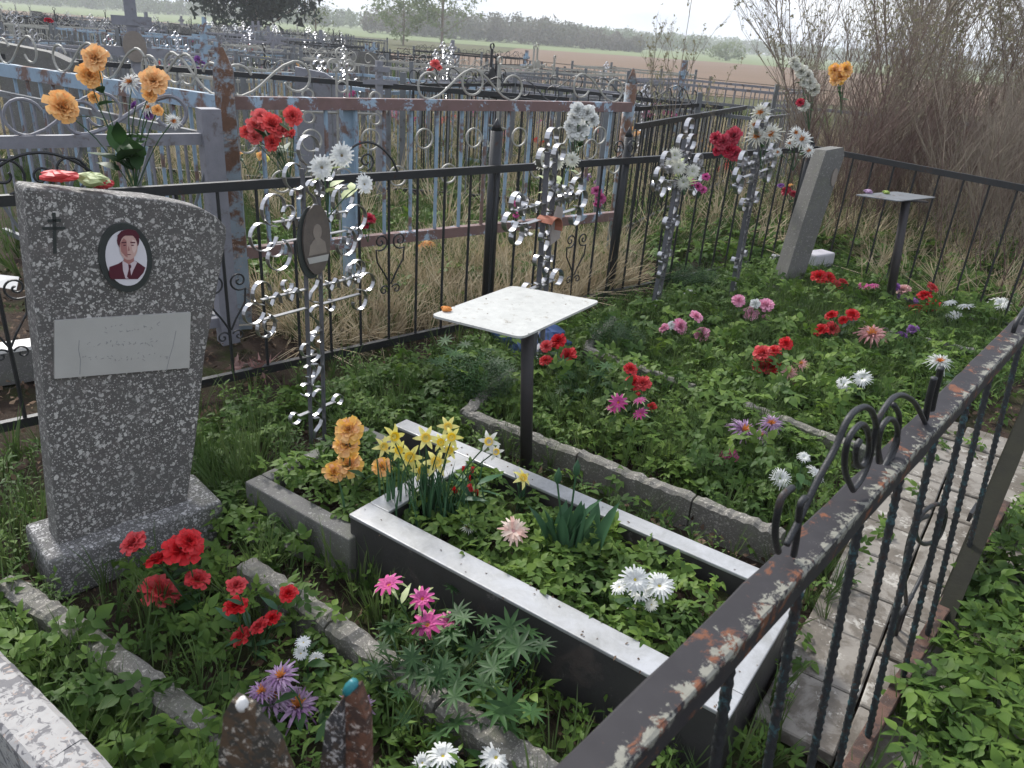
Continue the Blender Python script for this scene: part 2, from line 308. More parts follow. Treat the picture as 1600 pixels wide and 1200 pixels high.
# ------------------------------------------------------------------ the setting
def sheet(name, x0, x1, y0, y1, z, mat, nx=2, ny=2, hf=None):
    X, Y = np.meshgrid(np.linspace(x0, x1, nx), np.linspace(y0, y1, ny)); Z = np.full_like(X, z) if hf is None else hf(X, Y)+z
    V = np.stack([X, Y, Z], -1).reshape(-1, 3); i = np.arange((ny-1)*nx).reshape(ny-1, nx)[:, :-1].ravel()
    F = np.stack([i, i+1, i+nx+1, i+nx], 1); o = bpy.data.objects.new(name, fast_mesh(name, V, F, mat, True)); COL.objects.link(o); o['kind'] = 'structure'; return o
def hills(X, Y):
    return .012*np.sin(X*3.1+Y*1.7)+.012*np.sin(X*1.3-Y*4.3+1)+.008*np.sin(X*9+Y*7)
sheet('ground', -14, 14, -3, 26, -.02, M_soil, 260, 260, hills)
sheet('terrain', -900, 900, -300, 1600, -.09, M_soil)
def fz(X, Y): return np.clip((Y-150)/450, 0, 1)**1.2*3.0+0*X
sheet('ploughed_field', -300, 320, 34, 152, -.07, M_field, 40, 20, lambda X, Y: .25*np.sin(X*.05)*np.clip((Y-40)/60, 0, 1)*.5)
sheet('green_field', -700, 700, 150, 620, -.05, M_green, 40, 40, fz)

# ------------------------------------------------------------------ foliage protos (numpy)
def leaflet(L, Wd, fold=.18, droop=.25, n=4):
    # ovate leaflet pointing +x, folded on its midrib
    ws = {4: [.0, .78, 1.0, .62, 0.], 3: [0., 1., .75, 0.], 2: [0, 1., 0]}[n]; V = []; F = []
    for i in range(n+1):
        t = i/n; z = -droop*L*t*t; w = Wd*ws[i]/2
        V += [(L*t, 0, z), (L*t-(.05*L if 0 < i < n else 0), w, z+fold*w), (L*t-(.05*L if 0 < i < n else 0), -w, z+fold*w)]
    for i in range(n):
        a = 3*i; b = 3*(i+1); F += [(a, b, b+1), (a, b+1, a+1), (a, b+2, b), (a, a+2, b+2)]
    return np.array(V), np.array(F)
def xf(V, yaw=0, pitch=0, roll=0, s=1., t=(0, 0, 0)):
    cy, sy, cp, sp, cr, sr = math.cos(yaw), math.sin(yaw), math.cos(pitch), math.sin(pitch), math.cos(roll), math.sin(roll)
    Rz = np.array([[cy, -sy, 0], [sy, cy, 0], [0, 0, 1]]); Ry = np.array([[cp, 0, -sp], [0, 1, 0], [sp, 0, cp]]); Rx = np.array([[1, 0, 0], [0, cr, -sr], [0, sr, cr]])
    return (V*s) @ (Rz @ Ry @ Rx).T+np.array(t)
def join(parts):
    V = []; F = []; o = 0
    for v, f in parts: V.append(v); F.append(f+o); o += len(v)
    return np.concatenate(V), np.concatenate(F)
def goutweed(n=4, seed=0):
    r = random.Random(seed); ps = []
    for b, (yaw, base) in enumerate(((0, .028), (1.25+r.uniform(-.2, .2), .012), (-1.25+r.uniform(-.2, .2), .012))):
        d = np.array([math.cos(yaw), math.sin(yaw), 0])
        for k, (dy, off, sc) in enumerate(((0, .018, 1.), (.95, .004, .8), (-.95, .004, .8))):
            L = .05*sc*r.uniform(.85, 1.15); v, f = leaflet(L, L*r.uniform(.55, .7), .25, r.uniform(.1, .45), n)
            ps.append((xf(v, yaw+dy+r.uniform(-.15, .15), r.uniform(-.15, .25), r.uniform(-.3, .3), 1, d*(base+off)), f))
    return join(ps)
def stalk(h, r=.0015):
    return np.array([(-r, 0, 0), (r, 0, 0), (r, 0, -h), (-r, 0, -h), (0, -r, 0), (0, r, 0), (0, r, -h), (0, -r, -h)]), np.array([(0, 1, 2), (0, 2, 3), (4, 5, 6), (4, 6, 7)])
GW = []
for s_ in range(5):
    v_, f_ = goutweed(3, s_); vs_, fs_ = stalk(.11); GW.append(join([(v_, f_), (vs_, fs_)]))
GW_NEAR = []
for s_ in range(5):
    v_, f_ = goutweed(4, s_+20); vs_, fs_ = stalk(.12); GW_NEAR.append(join([(v_, f_), (vs_, fs_)]))
def herb(seed, n=14, L=.03, h=.14, wd=.35):
    r = random.Random(seed); ps = []
    for i in range(n):
        z = h*i/n; v, f = leaflet(L*r.uniform(.6, 1.2), L*wd, .2, .3, 2); a = i*2.4
        ps.append((xf(v, a, r.uniform(.1, .7), 0, 1, (.004*math.cos(a), .004*math.sin(a), z-h*.6)), f))
    return join(ps)
HB = [herb(i) for i in range(4)]; FERN = [herb(i+9, 26, .045, .2, .16) for i in range(4)]
def tuft(seed, n=9, h=.16, w=.004, lean=.4):
    r = random.Random(seed); V = []; F = []
    for i in range(n):
        a = r.uniform(0, 6.28); d = np.array([math.cos(a), math.sin(a), 0]); sd = np.array([-d[1], d[0], 0]); hh = h*r.uniform(.5, 1.15); le = lean*r.uniform(.1, 1.1)*hh
        b = d*r.uniform(0, .018); o = len(V)
        for t, ww in ((0, 1), (.4, .9), (.75, .6)): p = b+d*le*t*t+np.array([0, 0, hh*(t-.15*le/hh*t*t)]); V += [p-sd*w*ww/2, p+sd*w*ww/2]
        V.append(b+d*le+np.array([0, 0, hh*.93])); F += [(o, o+1, o+3), (o, o+3, o+2), (o+2, o+3, o+5), (o+2, o+5, o+4), (o+4, o+5, o+6)]
    return np.array(V), np.array(F)
TF = [tuft(i) for i in range(4)]; TFL = [tuft(i+7, 12, .30, .005, .5) for i in range(4)]; TFS = [tuft(i+17, 16, .26, .005, 1.3) for i in range(4)]
def inpoly(pts, poly):
    x, y = pts[:, 0], pts[:, 1]; c = np.zeros(len(pts), bool); n = len(poly)
    for i in range(n):
        x0, y0 = poly[i][:2]; x1, y1 = poly[i-1][:2]
        if y0 != y1: c ^= ((y0 > y) != (y1 > y)) & (x < (x1-x0)*(y-y0)/(y1-y0)+x0)
    return c
def scatter(name, label, poly, dens, protos, mat, s=(.8, 1.3), z=(.04, .12), tilt=.35, avoid=(), clump=0., seed=1, kind='stuff', kill=None):
    r = np.random.default_rng(seed); q = np.array([p[:2] for p in poly]); lo, hi = q.min(0), q.max(0)
    n = int(dens*np.prod(hi-lo)); pts = r.uniform(lo, hi, (n, 2)); k = inpoly(pts, q)
    for a in avoid: k &= ~inpoly(pts, a)
    if clump > 0:
        w = np.sin(pts[:, 0]*7.1+seed)*np.sin(pts[:, 1]*6.3+seed*2)+.6*np.sin(pts[:, 0]*17+pts[:, 1]*13+seed); k &= r.uniform(-1.2, 1.2, n) < w+1.2-2*clump
    pts = pts[k]; n = len(pts)
    if n == 0: return None
    Vs = []; Fs = []; o = 0; which = r.integers(0, len(protos), n)
    for j, (V, F) in enumerate(protos):
        pp = pts[which == j]; m = len(pp)
        if m == 0: continue
        yaw = r.uniform(0, 2*np.pi, m); tx = r.normal(0, tilt, m); ty = r.normal(0, tilt, m); sc = r.uniform(s[0], s[1], m)
        cx, sx, cy, sy = np.cos(tx), np.sin(tx), np.cos(ty), np.sin(ty); cz, sz = np.cos(yaw), np.sin(yaw)
        A = V[None]*sc[:, None, None]; X = A[..., 0]*cz[:, None]-A[..., 1]*sz[:, None]; Y = A[..., 0]*sz[:, None]+A[..., 1]*cz[:, None]; Z = A[..., 2]
        Y2 = Y*cx[:, None]-Z*sx[:, None]; Z2 = Y*sx[:, None]+Z*cx[:, None]; X2 = X*cy[:, None]+Z2*sy[:, None]; Z3 = -X*sy[:, None]+Z2*cy[:, None]
        zz = r.uniform(z[0], z[1], m); B = np.stack([X2+pp[:, :1], Y2+pp[:, 1:2], Z3+zz[:, None]], -1).reshape(-1, 3)
        G = (F[None]+(np.arange(m)*len(V))[:, None, None]).reshape(-1, 3)+o; Vs.append(B); Fs.append(G); o += len(B)
    ob = bpy.data.objects.new(name, fast_mesh(name, np.concatenate(Vs), np.concatenate(Fs), mat)); COL.objects.link(ob)
    return tagit(ob, label, name.replace('_', ' '), None, kind)

# ------------------------------------------------------------------ far country: wood belts, trees
def crowns(seed, n, x0, x1, y0, y1, hmin, hmax, zf, leaf=1.2, cnt=60, dens=None):
    r = np.random.default_rng(seed); Vs = []; Fs = []; o = 0
    for i in range(n):
        x, y = r.uniform(x0, x1), r.uniform(y0, y1); h = r.uniform(hmin, hmax)*(dens(x) if dens else 1); w = h*r.uniform(.28, .45); base = zf(x, y)
        p = r.normal(0, 1, (cnt, 3)); p /= np.linalg.norm(p, axis=1)[:, None]; p *= r.uniform(.35, 1, (cnt, 1))**.5
        c = p*[w, w, h*.5]+[x, y, base+h*.52]; L = leaf*r.uniform(.6, 1.3, (cnt, 1))
        t = c[:, None, :]+r.normal(0, 1, (cnt, 3, 3))*L[:, :, None]*.55; Vs.append(t.reshape(-1, 3)); Fs.append(np.arange(cnt*3).reshape(-1, 3)+o); o += cnt*3
    return np.concatenate(Vs), np.concatenate(Fs)
zf0 = lambda x, y: float(max(0, min(1, (y-150)/450)))**1.2*3.0
V_, F_ = crowns(3, 1000, -420, 60, 300, 380, 3.6, 7.0, zf0, .9, 70)
o_ = part('far_wood', fast_mesh('far_wood', V_, F_, M_wood_far)); tagit(o_, 'hazy green wood along the horizon behind the left graves', 'wood', None, 'stuff')
V_, F_ = crowns(4, 900, 0, 500, 470, 590, 5.0, 9.0, zf0, 1.1, 70, lambda x: 1.15-.0012*x)
o_ = part('far_wood', fast_mesh('far_wood', V_, F_, M_wood_far)); tagit(o_, 'low green wood behind the fields on the right horizon', 'wood', None, 'stuff')
V_, F_ = crowns(5, 330, -45, 28, 215, 262, 3.6, 7.5, zf0, .6, 110, lambda x: 1.0 if x < 0 else 1-.018*x)
o_ = part('far_wood', fast_mesh('far_wood', V_, F_, M_wood_far2)); tagit(o_, 'grey brown bare wood edge behind the field at centre', 'wood', None, 'stuff')
def tree(label, x, y, h, w, mcrown, leaf, cnt, seed, trunk_h=.3, mtr=M_twig):
    t = empty('tree', label, 'tree', (x, y, 0)); r = random.Random(seed); mb = MB(); mb.tube([(0, 0, -.1), (.1, 0, h*.3), (0, .1, h*.6), (.05, 0, h*.93)], [h*.014, h*.011, h*.007, .02], 7)
    part('trunk', mb.mesh('trunk', mtr), t); mb = MB()
    for i in range(16):
        a = i*2.4; z = h*(trunk_h+.6*i/16); L = w*(.9-.5*i/16); mb.tube([(0, 0, z), (L*.5*math.cos(a), L*.5*math.sin(a), z+L*.35), (L*math.cos(a), L*math.sin(a), z+L*.6)], [h*.005, h*.003, .01], 4)
    part('limbs', mb.mesh('limbs', mtr), t); rr = np.random.default_rng(seed); p = rr.normal(0, 1, (cnt, 3)); p /= np.linalg.norm(p, axis=1)[:, None]; p *= rr.uniform(.2, 1, (cnt, 1))**.45
    lump = 1+.25*np.sin(p[:, 0]*5+seed)*np.sin(p[:, 2]*6)+.15*np.sin(p[:, 1]*9); p *= lump[:, None]; c = p*[w, w, h*(1-trunk_h)/2]+[0, 0, h*(1+trunk_h)/2]
    k = np.sin(c[:, 0]*2.1+seed)*np.sin(c[:, 2]*1.7)+rr.uniform(-.5, 1, cnt) > -.25; c = c[k]; V = (c[:, None, :]+rr.normal(0, 1, (len(c), 3, 3))*leaf*.5).reshape(-1, 3)
    part('crown', fast_mesh('crown', V, np.arange(len(V)).reshape(-1, 3), mcrown), t, kind='stuff'); return t
q = PY(400, 60, 55); tree('broad dark evergreen tree behind the crowded graves at upper left', q[0], 55, 9.5, 4.6, M_conif, .30, 16000, 3, .06)
q = PY(492, 60, 60); tree('small brownish bare tree at the right edge of the dark evergreen', q[0], 60, 4.4, 1.6, M_birch, .16, 500, 5, .2)
q = PY(690, 60, 95); tree('pale leafing birch standing above the far wood', q[0], 95, 11.5, 4.2, M_birch, .30, 3200, 7, .12, M_twig)
q = PY(630, 60, 98); tree('low pale willow just left of the leafing birch', q[0], 98, 8., 4., M_birch, .36, 2200, 8, .1)
q = PY(1135, 80, 190); tree('single round bush in the green field near the right horizon', q[0], 190, 4.0, 4.6, M_birch, .5, 1400, 9, .02)

# ------------------------------------------------------------------ twiggy shrubs
def shrub_mesh(seed, h, spread, stems, sub=5, mat=None):
    r = random.Random(seed); segs = []
    def grow(p, d, L, rad, lev):
        pts = [p]; k = 4 if lev == 0 else 3
        for i in range(k):
            d = d+Vector((r.gauss(0, .10), r.gauss(0, .10), .06)); d.normalize(); p = p+d*(L/k); pts.append(p)
            if lev < 3 and (lev > 0 or i > 0):
                for _ in range(sub if lev == 0 else 2):
                    if r.random() < .75:
                        b = Vector((r.gauss(0, 1), r.gauss(0, 1), r.uniform(-.2, 1))); b.normalize(); grow(p-d*(L/k)*r.random(), (d*1.1+b*.75).normalized(), L*r.uniform(.28, .45), rad*.55, lev+1)
        segs.append(([tuple(q) for q in pts], rad, lev))
    for i in range(stems):
        a = r.uniform(0, 6.28); d = Vector((math.cos(a)*spread*r.random(), math.sin(a)*spread*r.random(), 1)).normalized(); o = Vector((math.cos(a), math.sin(a), 0))*r.uniform(.02, .35)
        grow(o-Vector((0, 0, .05)), d, h*r.uniform(.65, 1.05), r.uniform(.006, .012)*(h/2.6), 0)
    big = MB(); tw = MB(); tips = []
    for pts, rad, lev in segs:
        n = len(pts); (big if lev == 0 else tw).tube(pts, [rad*(1-.7*i/(n-1)) for i in range(n)], 4 if lev == 0 else 3, 0, False)
        if lev >= 2: tips.append(pts[-1]); tips.append(pts[1])
    return big, tw, tips
SHR = []
for k_, (h_, sp_, st_) in enumerate(((2.9, .65, 6), (2.6, .8, 7), (3.3, .55, 6), (1.35, .6, 14), (1.6, .5, 12))):
    b_, t_, tips_ = shrub_mesh(40+k_, h_, sp_, st_); c_ = np.array(tips_); c_ = c_[c_[:, 2] > 1.2]; rr_ = np.random.default_rng(k_); c_ = c_[rr_.random(len(c_)) < .55]
    V_ = (c_[:, None, :]+rr_.normal(0, .014, (len(c_), 3, 3))).reshape(-1, 3); F_ = np.arange(len(V_)).reshape(-1, 3)
    SHR.append((b_.mesh('stems', M_twig2), t_.mesh('twigs', M_twig), fast_mesh('buds', V_, F_, M_bud)))
SH = [(1275, 9.8, .95), (1345, 8.2, .95), (1400, 9.9, 1.1), (1455, 8.0, 1.0), (1520, 9.2, 1.1), (1575, 7.6, 1.0), (1640, 8.6, 1.1), (1720, 7.8, 1.1),
      (1310, 13, 1.0), (1425, 13.5, 1.15), (1540, 13, 1.2), (1650, 12, 1.25)]
def put_shrub(k, px, Y, s, i, label, group, mtw, mst=None):
    q = PY(px, 300, Y); t = empty('twiggy_shrub', label, 'shrub', (q[0], Y, 0), i*1.9, group); t.scale = (s,)*3
    part('stems', SHR[k][0], t, mat=mst or M_twig2); part('twigs', SHR[k][1], t, mat=mtw); part('buds', SHR[k][2], t, kind='stuff') if s > .8 and k < 3 else None
lab = {0: 'tall leafless shrub at the left end of the thicket, nearest the sky', 1: 'tall bare shrub of the thicket just right of the far leaning headstone', 3: 'tall bare shrub of the thicket above the grey table', 5: 'tall bare shrub of the thicket near the right edge of the view'}
for i, (px, Y, s_) in enumerate(SH): put_shrub(i % 3, px, Y, s_, i, lab.get(i, 'tall leafless brown shrub deep in the thicket behind the right fence'), None if i in lab else 'tall shrubs deep in the thicket', (M_twig, M_twig3, M_twig)[i % 3])
for i in range(22):
    px = 1262+i*20+(i*37 % 23); Y = 6.9+(i*53 % 31)*.085-(.9 if px > 1480 else 0)-(.6 if px > 1590 else 0)
    put_shrub(3+i % 2, px, Y, .8+.03*(i*29 % 13), i+3, 'low dense reddish brown brush at the foot of the thicket', 'low brush at the foot of the thicket', (M_twig2, M_twig, M_twig3)[i % 3])
# saplings by the fence
def sapling(px, Y, ytop, seed, label):
    q = PY(px, 300, Y); top = PY(px, ytop, Y)[2]; b_, t_, tips = shrub_mesh(seed, top*1.02, .12, 1, 3); t = empty('sapling', label, 'sapling', (q[0], Y, 0)); t.scale = (.8, .8, 1)
    part('stem', b_.mesh('stem', M_twig), t); part('twigs', t_.mesh('twigs', M_twig3), t); c = np.array(tips); rr = np.random.default_rng(seed); V = (c[:, None, :]+rr.normal(0, .012, (len(c), 3, 3))).reshape(-1, 3)
    part('buds', fast_mesh('buds', V, np.arange(len(V)).reshape(-1, 3), M_bud), t, kind='stuff')
sapling(1022, 7.4, 0, 91, 'tallest thin budding sapling against the sky right of centre')
sapling(1060, 8.2, 90, 92, 'thin bare sapling just right of the tallest one')
sapling(1085, 7.9, 75, 93, 'bare leaning sapling behind the third filigree cross')
sapling(1240, 9.5, 60, 94, 'thin sapling at the left edge of the thicket')

# ------------------------------------------------------------------ fences
def frame(A, B):
    A, B = np.array(A, float), np.array(B, float); d = B-A; L = math.hypot(d[0], d[1]); return A, L, math.atan2(d[1], d[0])
def circ(cx, cz, r, a0=0, a1=2*math.pi, n=18, y=0): return [(cx+r*math.cos(a0+(a1-a0)*i/n), y, cz+r*math.sin(a0+(a1-a0)*i/n)) for i in range(n+1)]
def spiral(cx, cz, r0, r1, a0, turns, n=26, y=0, sx=1): return [(cx+sx*(r0+(r1-r0)*i/n)*math.cos(a0+turns*2*math.pi*i/n), y, cz+(r0+(r1-r0)*i/n)*math.sin(a0+turns*2*math.pi*i/n)) for i in range(n+1)]
def s_scroll(L, h, flip=1):
    # lazy S lying along x, curls at both ends
    r = h*.42; a = spiral(-L/2+r, r, r*.75, r, 0.2, -.78, 16); b = [(-x, y, h-z) for x, y, z in a][::-1]
    a = a if True else a; mid = [(-L/2+r*1.2+(L-2.4*r)*t, 0, .04*h+(.92*h)*(3*t*t-2*t**3)) for t in (.2, .35, .5, .65, .8)]
    pts = spiral(-L/2+r, r, r*.6, r, 1.0, .62+.0, 14); 
    pts = [(-L/2+r+r*math.cos(t), 0, r+r*math.sin(t)) for t in np.linspace(.4, 4.9, 14)]+mid+[(L/2-r+r*math.cos(t), 0, h-r+r*math.sin(t)) for t in np.linspace(1.75, -2.7, 14)]
    return [(flip*x, y, z) for x, y, z in pts]
def fence(label, A, B, zt, zb, sp, mrail, mbar, rail=(.03, .04), br=.007, n=5, group=None, posts=(), pr=.03, ph=None, mpost=None, bars_each=True, cat='fence', zt2=None, square=True):
    A, L, a = frame(A, B); t = empty('fence', label, cat, (A[0], A[1], 0), a, group)
    dz = 0 if zt2 is None else (zt2-zt)
    part('top_rail', MB().bar((0, 0, zt-rail[1]/2), (L, 0, zt+dz-rail[1]/2), rail[0], rail[1]).mesh('top_rail', mrail), t)
    part('bottom_rail', MB().bar((0, 0, zb), (L, 0, zb), rail[0], rail[1]).mesh('bottom_rail', mrail), t)
    k = max(2, int(L/sp)); hh = zt-zb-rail[1]
    bm = MB().tube([(0, 0, 0), (0, 0, hh)], br, n)
    if bars_each:
        me = bm.mesh('bar', mbar)
        for i in range(1, k):
            x = L*i/k; part('bar', me, t, (x, 0, zb+rail[1]/2-.002), None, (1, 1, (hh+dz*x/L)/hh))
    else:
        mb = MB()
        for i in range(1, k): x = L*i/k; mb.bar((x, 0, zb), (x, 0, zt-.02+dz*x/L), br*2, br*2)
        part('bars', mb.mesh('bars', mbar), t, kind='stuff')
    if posts:
        hp = ph or zt; pm = MB(); pm.box((0, 0, hp/2), (pr, pr, hp/2)); pm.box((0, 0, hp+pr*.9), (pr, pr, pr*.9), taper=.1); pm = pm.mesh('post', mpost or mrail)
        for x in posts: part('post', pm, t, (x if x > 1e-6 else 0, rail[0]/2+pr+.002, 0))
    t['L'] = L; del t['L']; return t, L
# far graveyard: enclosures in rows on the axes of the near graves
FL_COLS = ['red', 'coral', 'pink', 'white', 'amber', 'purple', 'magenta', 'yellow', 'cream', 'white']
def blossom_cloud(seed, n=7, w=.11, r=.032):
    rg = random.Random(seed); V = []; F = []; mi = []
    for i in range(n):
        c = np.array([rg.uniform(-w, w), rg.uniform(-w, w)*.7, .14+rg.uniform(0, w*1.3)])
        for j in range(16):
            d = np.array([rg.gauss(0, 1), rg.gauss(0, 1), rg.gauss(.3, 1)]); d /= np.linalg.norm(d); e = np.cross(d, [rg.gauss(0, 1), rg.gauss(0, 1), 1.]); e /= np.linalg.norm(e); o = len(V)
            V += [c+d*r*.2, c+d*r+e*r*.55, c+d*r*1.15, c+d*r-e*r*.55]; F += [(o, o+1, o+2), (o, o+2, o+3)]; mi += [0, 0]
    for i in range(22):
        a = rg.uniform(0, 6.28); d = np.array([math.cos(a), math.sin(a), rg.uniform(0, .8)]); sd = np.array([-d[1], d[0], 0])*.012; o = len(V); b = np.array([0, 0, rg.uniform(.02, .14)])
        V += [b-sd, b+sd, b+d*w*.9+[0, 0, .02]]; F.append((o, o+1, o+2)); mi.append(1)
    return fast_mesh('blossoms', np.array(V), np.array(F), [PC['red'], M_stem], False, np.array(mi))
BC = [blossom_cloud(i) for i in range(4)]
FARB = {}
def far_bouquet(loc, col, k=0, s=1., label=None, group=None):
    o = part('plastic_flowers', BC[k % 4], None, loc, (0, 0, random.uniform(0, 6)), s, PC[col])
    o.material_slots[0].link = 'OBJECT'; o.material_slots[0].material = PC[col]
    return tagit(o, label or f'{"orange" if col == "amber" else col} plastic flowers on a far grave', 'flowers', group or f'{"orange" if col == "amber" else col} flowers on the far graves')
def small_cross(kind, mats):
    mb = MB(); w = .022
    if kind == 0:   # filigree silhouette
        for x in (-.03, .03): mb.bar((x, 0, 0), (x, 0, 1.0), w, .012)
        for z in (.78, .84): mb.bar((-.2, 0, z), (.2, 0, z), w, .006)
        for cx, cz in ((-.24, .81), (-.2, .88), (-.2, .74), (.24, .81), (.2, .88), (.2, .74), (0, 1.1), (-.06, 1.04), (.06, 1.04), (-.09, .5), (.09, .5)): mb.ribbon(circ(cx, cz, .042, n=8), .025, .005)
        for z in np.arange(.08, 1, .1): mb.ribbon([(-.025, 0, z), (.02, 0, z+.03), (-.02, 0, z+.06), (.025, 0, z+.09)], .02, .004)
    elif kind == 1:  # plain eight pointed
        mb.box((0, 0, .62), (.035, .03, .62)); mb.box((0, 0, .88), (.27, .025, .035)); mb.box((0, 0, 1.07), (.13, .025, .028)); mb.bar((-.16, 0, .58), (.16, 0, .50), .05, .05)
    elif kind == 2:  # slender pipe cross with ring ends
        mb.tube([(0, 0, 0), (0, 0, 1.15)], .018, 6); mb.tube([(-.22, 0, .85), (.22, 0, .85)], .015, 6); mb.tube([(-.15, 0, .62), (.15, 0, .56)], .012, 6)
        for cx, cz in ((-.25, .85), (.25, .85), (0, 1.18)): mb.ribbon(circ(cx, cz, .035, n=8), .02, .006)
        mb.disc((0, .87), .06, .08, -.03, -.02, 14)
    else:  # headstone
        mb.prism([(-.26, 0), (.26, 0), (.28, .75), (.1, .98), (-.2, 1.0), (-.28, .8)], -.05, .05); mb.box((0, 0, .05), (.34, .16, .05))
    return mb.mesh('cross' if kind < 3 else 'slab', mats)
KC = [('silver filigree cross', 0, M_scroll), ('grey plain cross', 1, M_greyc), ('white slender cross', 2, M_ring), ('pale headstone', 3, M_stone2), ('blue plain cross', 1, M_blue), ('black slender cross', 2, M_black), ('silver filigree cross', 0, M_silver)]
KM = [small_cross(k, m) for _, k, m in KC]
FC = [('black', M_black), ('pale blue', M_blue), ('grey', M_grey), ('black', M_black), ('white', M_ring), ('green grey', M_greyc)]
cnt_ = 0
def offpx(p): return proj(p)
far_scr = MB(); far_scr.tube(s_scroll(.42, .15), .006, 4, 0, False); far_scr_me = far_scr.mesh('scroll', M_ring); far_post = MB().box((0, 0, .5), (.026, .026, .5)).mesh('post', M_grey)
for i in range(-14, 9):
    for j in range(0, 14):
        c = np.array([.2, 8.2, 0])+UU*(i*2.5+.4*math.sin(j*2.1))+VV*(j*2.75)*.98
        if c[1] < 6.6 or c[1] > 44: continue
        x, y = proj(c+[0, 0, .7])
        if x < -120 or x > 1420: continue
        if x > 560 and c[1] > 23: continue
        if x > 1000 and c[1] > 13: continue
        if x > 1130: continue
        r = random.Random(i*97+j*13); Y = c[1]; KCI = (0, 6, 0, 1, 2, 3, 4, 5, 6, 0); w2, l2 = .95, 1.15
        cor = [c-UU*l2-VV*w2, c+UU*l2-VV*w2, c+UU*l2+VV*w2, c-UU*l2+VV*w2]; fn, fm = FC[r.randrange(len(FC))]; zt = r.uniform(.85, 1.12)
        near = Y < 13
        enc = empty('enclosure', f'{fn} metal enclosure round a grave in the crowded far part', 'enclosure', tuple(cor[0]), 0, f'{fn} enclosures of the far graves'); sid = r.random() < .6; orn = M_ring if fn != 'black' else M_black
        rm = MB(); brm = MB()
        for e in range(4):
            a_, b_ = cor[e]-cor[0], cor[(e+1) % 4]-cor[0]; zz = np.array([0, 0, 1.]); Le = np.linalg.norm(b_-a_); de = (b_-a_)/Le; kb = int(Le/(.14 if Y < 13 else .2))
            rm.bar(a_+zz*zt, b_+zz*zt, .03, .035); rm.bar(a_+zz*.12, b_+zz*.12, .03, .035)
            for q_ in range(1, kb): p_ = a_+(b_-a_)*q_/kb; brm.bar(p_+zz*.13, p_+zz*(zt-.01), .013 if Y < 13 else .016, .013)
            part('post', far_post, enc, tuple(a_), None, (1, 1, zt+.12))
            if sid:
                for kx in range(int(Le/.6)): p_ = a_+de*(.4+kx*.6); part('scroll', far_scr_me, enc, (p_[0], p_[1], zt+.015), (0, 0, math.atan2(de[1], de[0])), (1 if kx % 2 else -1, 1, 1), mat=orn)
        part('rails', rm.mesh('rails', fm), enc); part('bars', brm.mesh('bars', fm), enc, kind='stuff')
        kn, kk, kmat = KC[r.choice(KCI)]; idx = [q_[0] for q_ in KC].index(kn); idx = r.choice([a_ for a_ in range(len(KC)) if KC[a_][0] == kn])
        for g in range(1 if r.random() < .45 else 2):
            o = part(KC[idx][0].split()[-1] if kk < 3 else 'headstone', KM[idx], None, c-UU*.75+VV*(.4*g-.2 if g else r.uniform(-.2, .2)), (0, r.uniform(-.05, .05), AV+r.uniform(-.15, .15)), r.uniform(.95, 1.25))
            tagit(o, f'{kn} among the crowded far graves', 'cross' if kk < 3 else 'headstone', f'{kn}es on the far graves' if kk < 3 else 'pale headstones on the far graves')
            if kk == 3: o.name = 'headstone'
            else: o.name = 'grave_cross'
            far_bouquet(tuple(c-UU*.72+VV*(.4*g-.1)+[0, 0, r.choice([.0, .3, .55, .7])]), r.choice(FL_COLS), r.randrange(4), r.uniform(.8, 1.3))
        for g in range(r.randrange(2, 5)): far_bouquet(tuple(c+UU*r.uniform(-.7, .7)+VV*r.uniform(-.5, .5)), r.choice(FL_COLS), r.randrange(4), r.uniform(.8, 1.3))
        cnt_ += 1

# ------------------------------------------------------------------ mid ground behind the black fence
# pale blue and rust fence with its tall corner post
BP = P(352, 150, 1.2); BR_ = P(985, 160, 1.2); BL = P(0, 98, 1.2)
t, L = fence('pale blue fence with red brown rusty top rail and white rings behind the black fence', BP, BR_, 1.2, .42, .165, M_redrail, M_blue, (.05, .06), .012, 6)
ring = MB().ribbon(circ(0, 0, .055, n=20), .012, .008).mesh('ring', M_ring)
k_ = int(L/.165)
for i in range(k_):
    x = (i+.5)*L/k_; part('ring', ring, t, (x, -.004, (.80, 1.0, .78, .96)[i % 4] if 0 else (.78 if i % 2 else .985)))
scr = MB().tube(s_scroll(.44, .17), .007, 5).mesh('scroll', M_ring)
for i, (px, fl) in enumerate(((420, 1), (705, 1), (770, -1), (935, -1))):
    q = PPl(BP, BR_-BP, px, 140); part('scroll', scr, t, (np.linalg.norm((q-BP)[:2]), 0, 1.2), None, (fl, 1, 1))
dx = np.linalg.norm((PPl(BP, BR_-BP, 548, 200)-BP)[:2]); part('post', MB().box((0, 0, .6), (.03, .025, .585)).mesh('post', M_blue), t, (dx, .05, 0))
part('post', MB().tube([(0, 0, 0), (0, 0, 1.32)], .042, 8).tube([(0, 0, 1.32), (0, 0, 1.42)], [.04, .004], 8).mesh('post', M_bluerust, True), t, (L+.03, .04, 0), label='rust orange end post')
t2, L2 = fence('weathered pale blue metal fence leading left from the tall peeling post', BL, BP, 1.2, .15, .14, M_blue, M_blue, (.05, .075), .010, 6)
for px in (30, 118, 190, 262, 300):
    q = PPl(BL, BP-BL, px, 100); part('scroll', scr, t2, (max(.1, min(L2-.15, np.linalg.norm((q-BL)[:2]))), 0, 1.2), None, (1 if px % 4 else -1, 1, 1))
cp = empty('corner_post', 'tall peeling blue and rust pipe post with a welded pointed cap', 'post', tuple(P(352, 150, 1.2)*[1, 1, 0]), .3)
part('pipe', MB().box((0, 0, .66), (.045, .045, .66)).mesh('pipe', M_bluerust), cp)
part('cap', MB().box((0, 0, 1.37), (.046, .046, .05), taper=.15).mesh('cap', M_bluerust), cp)
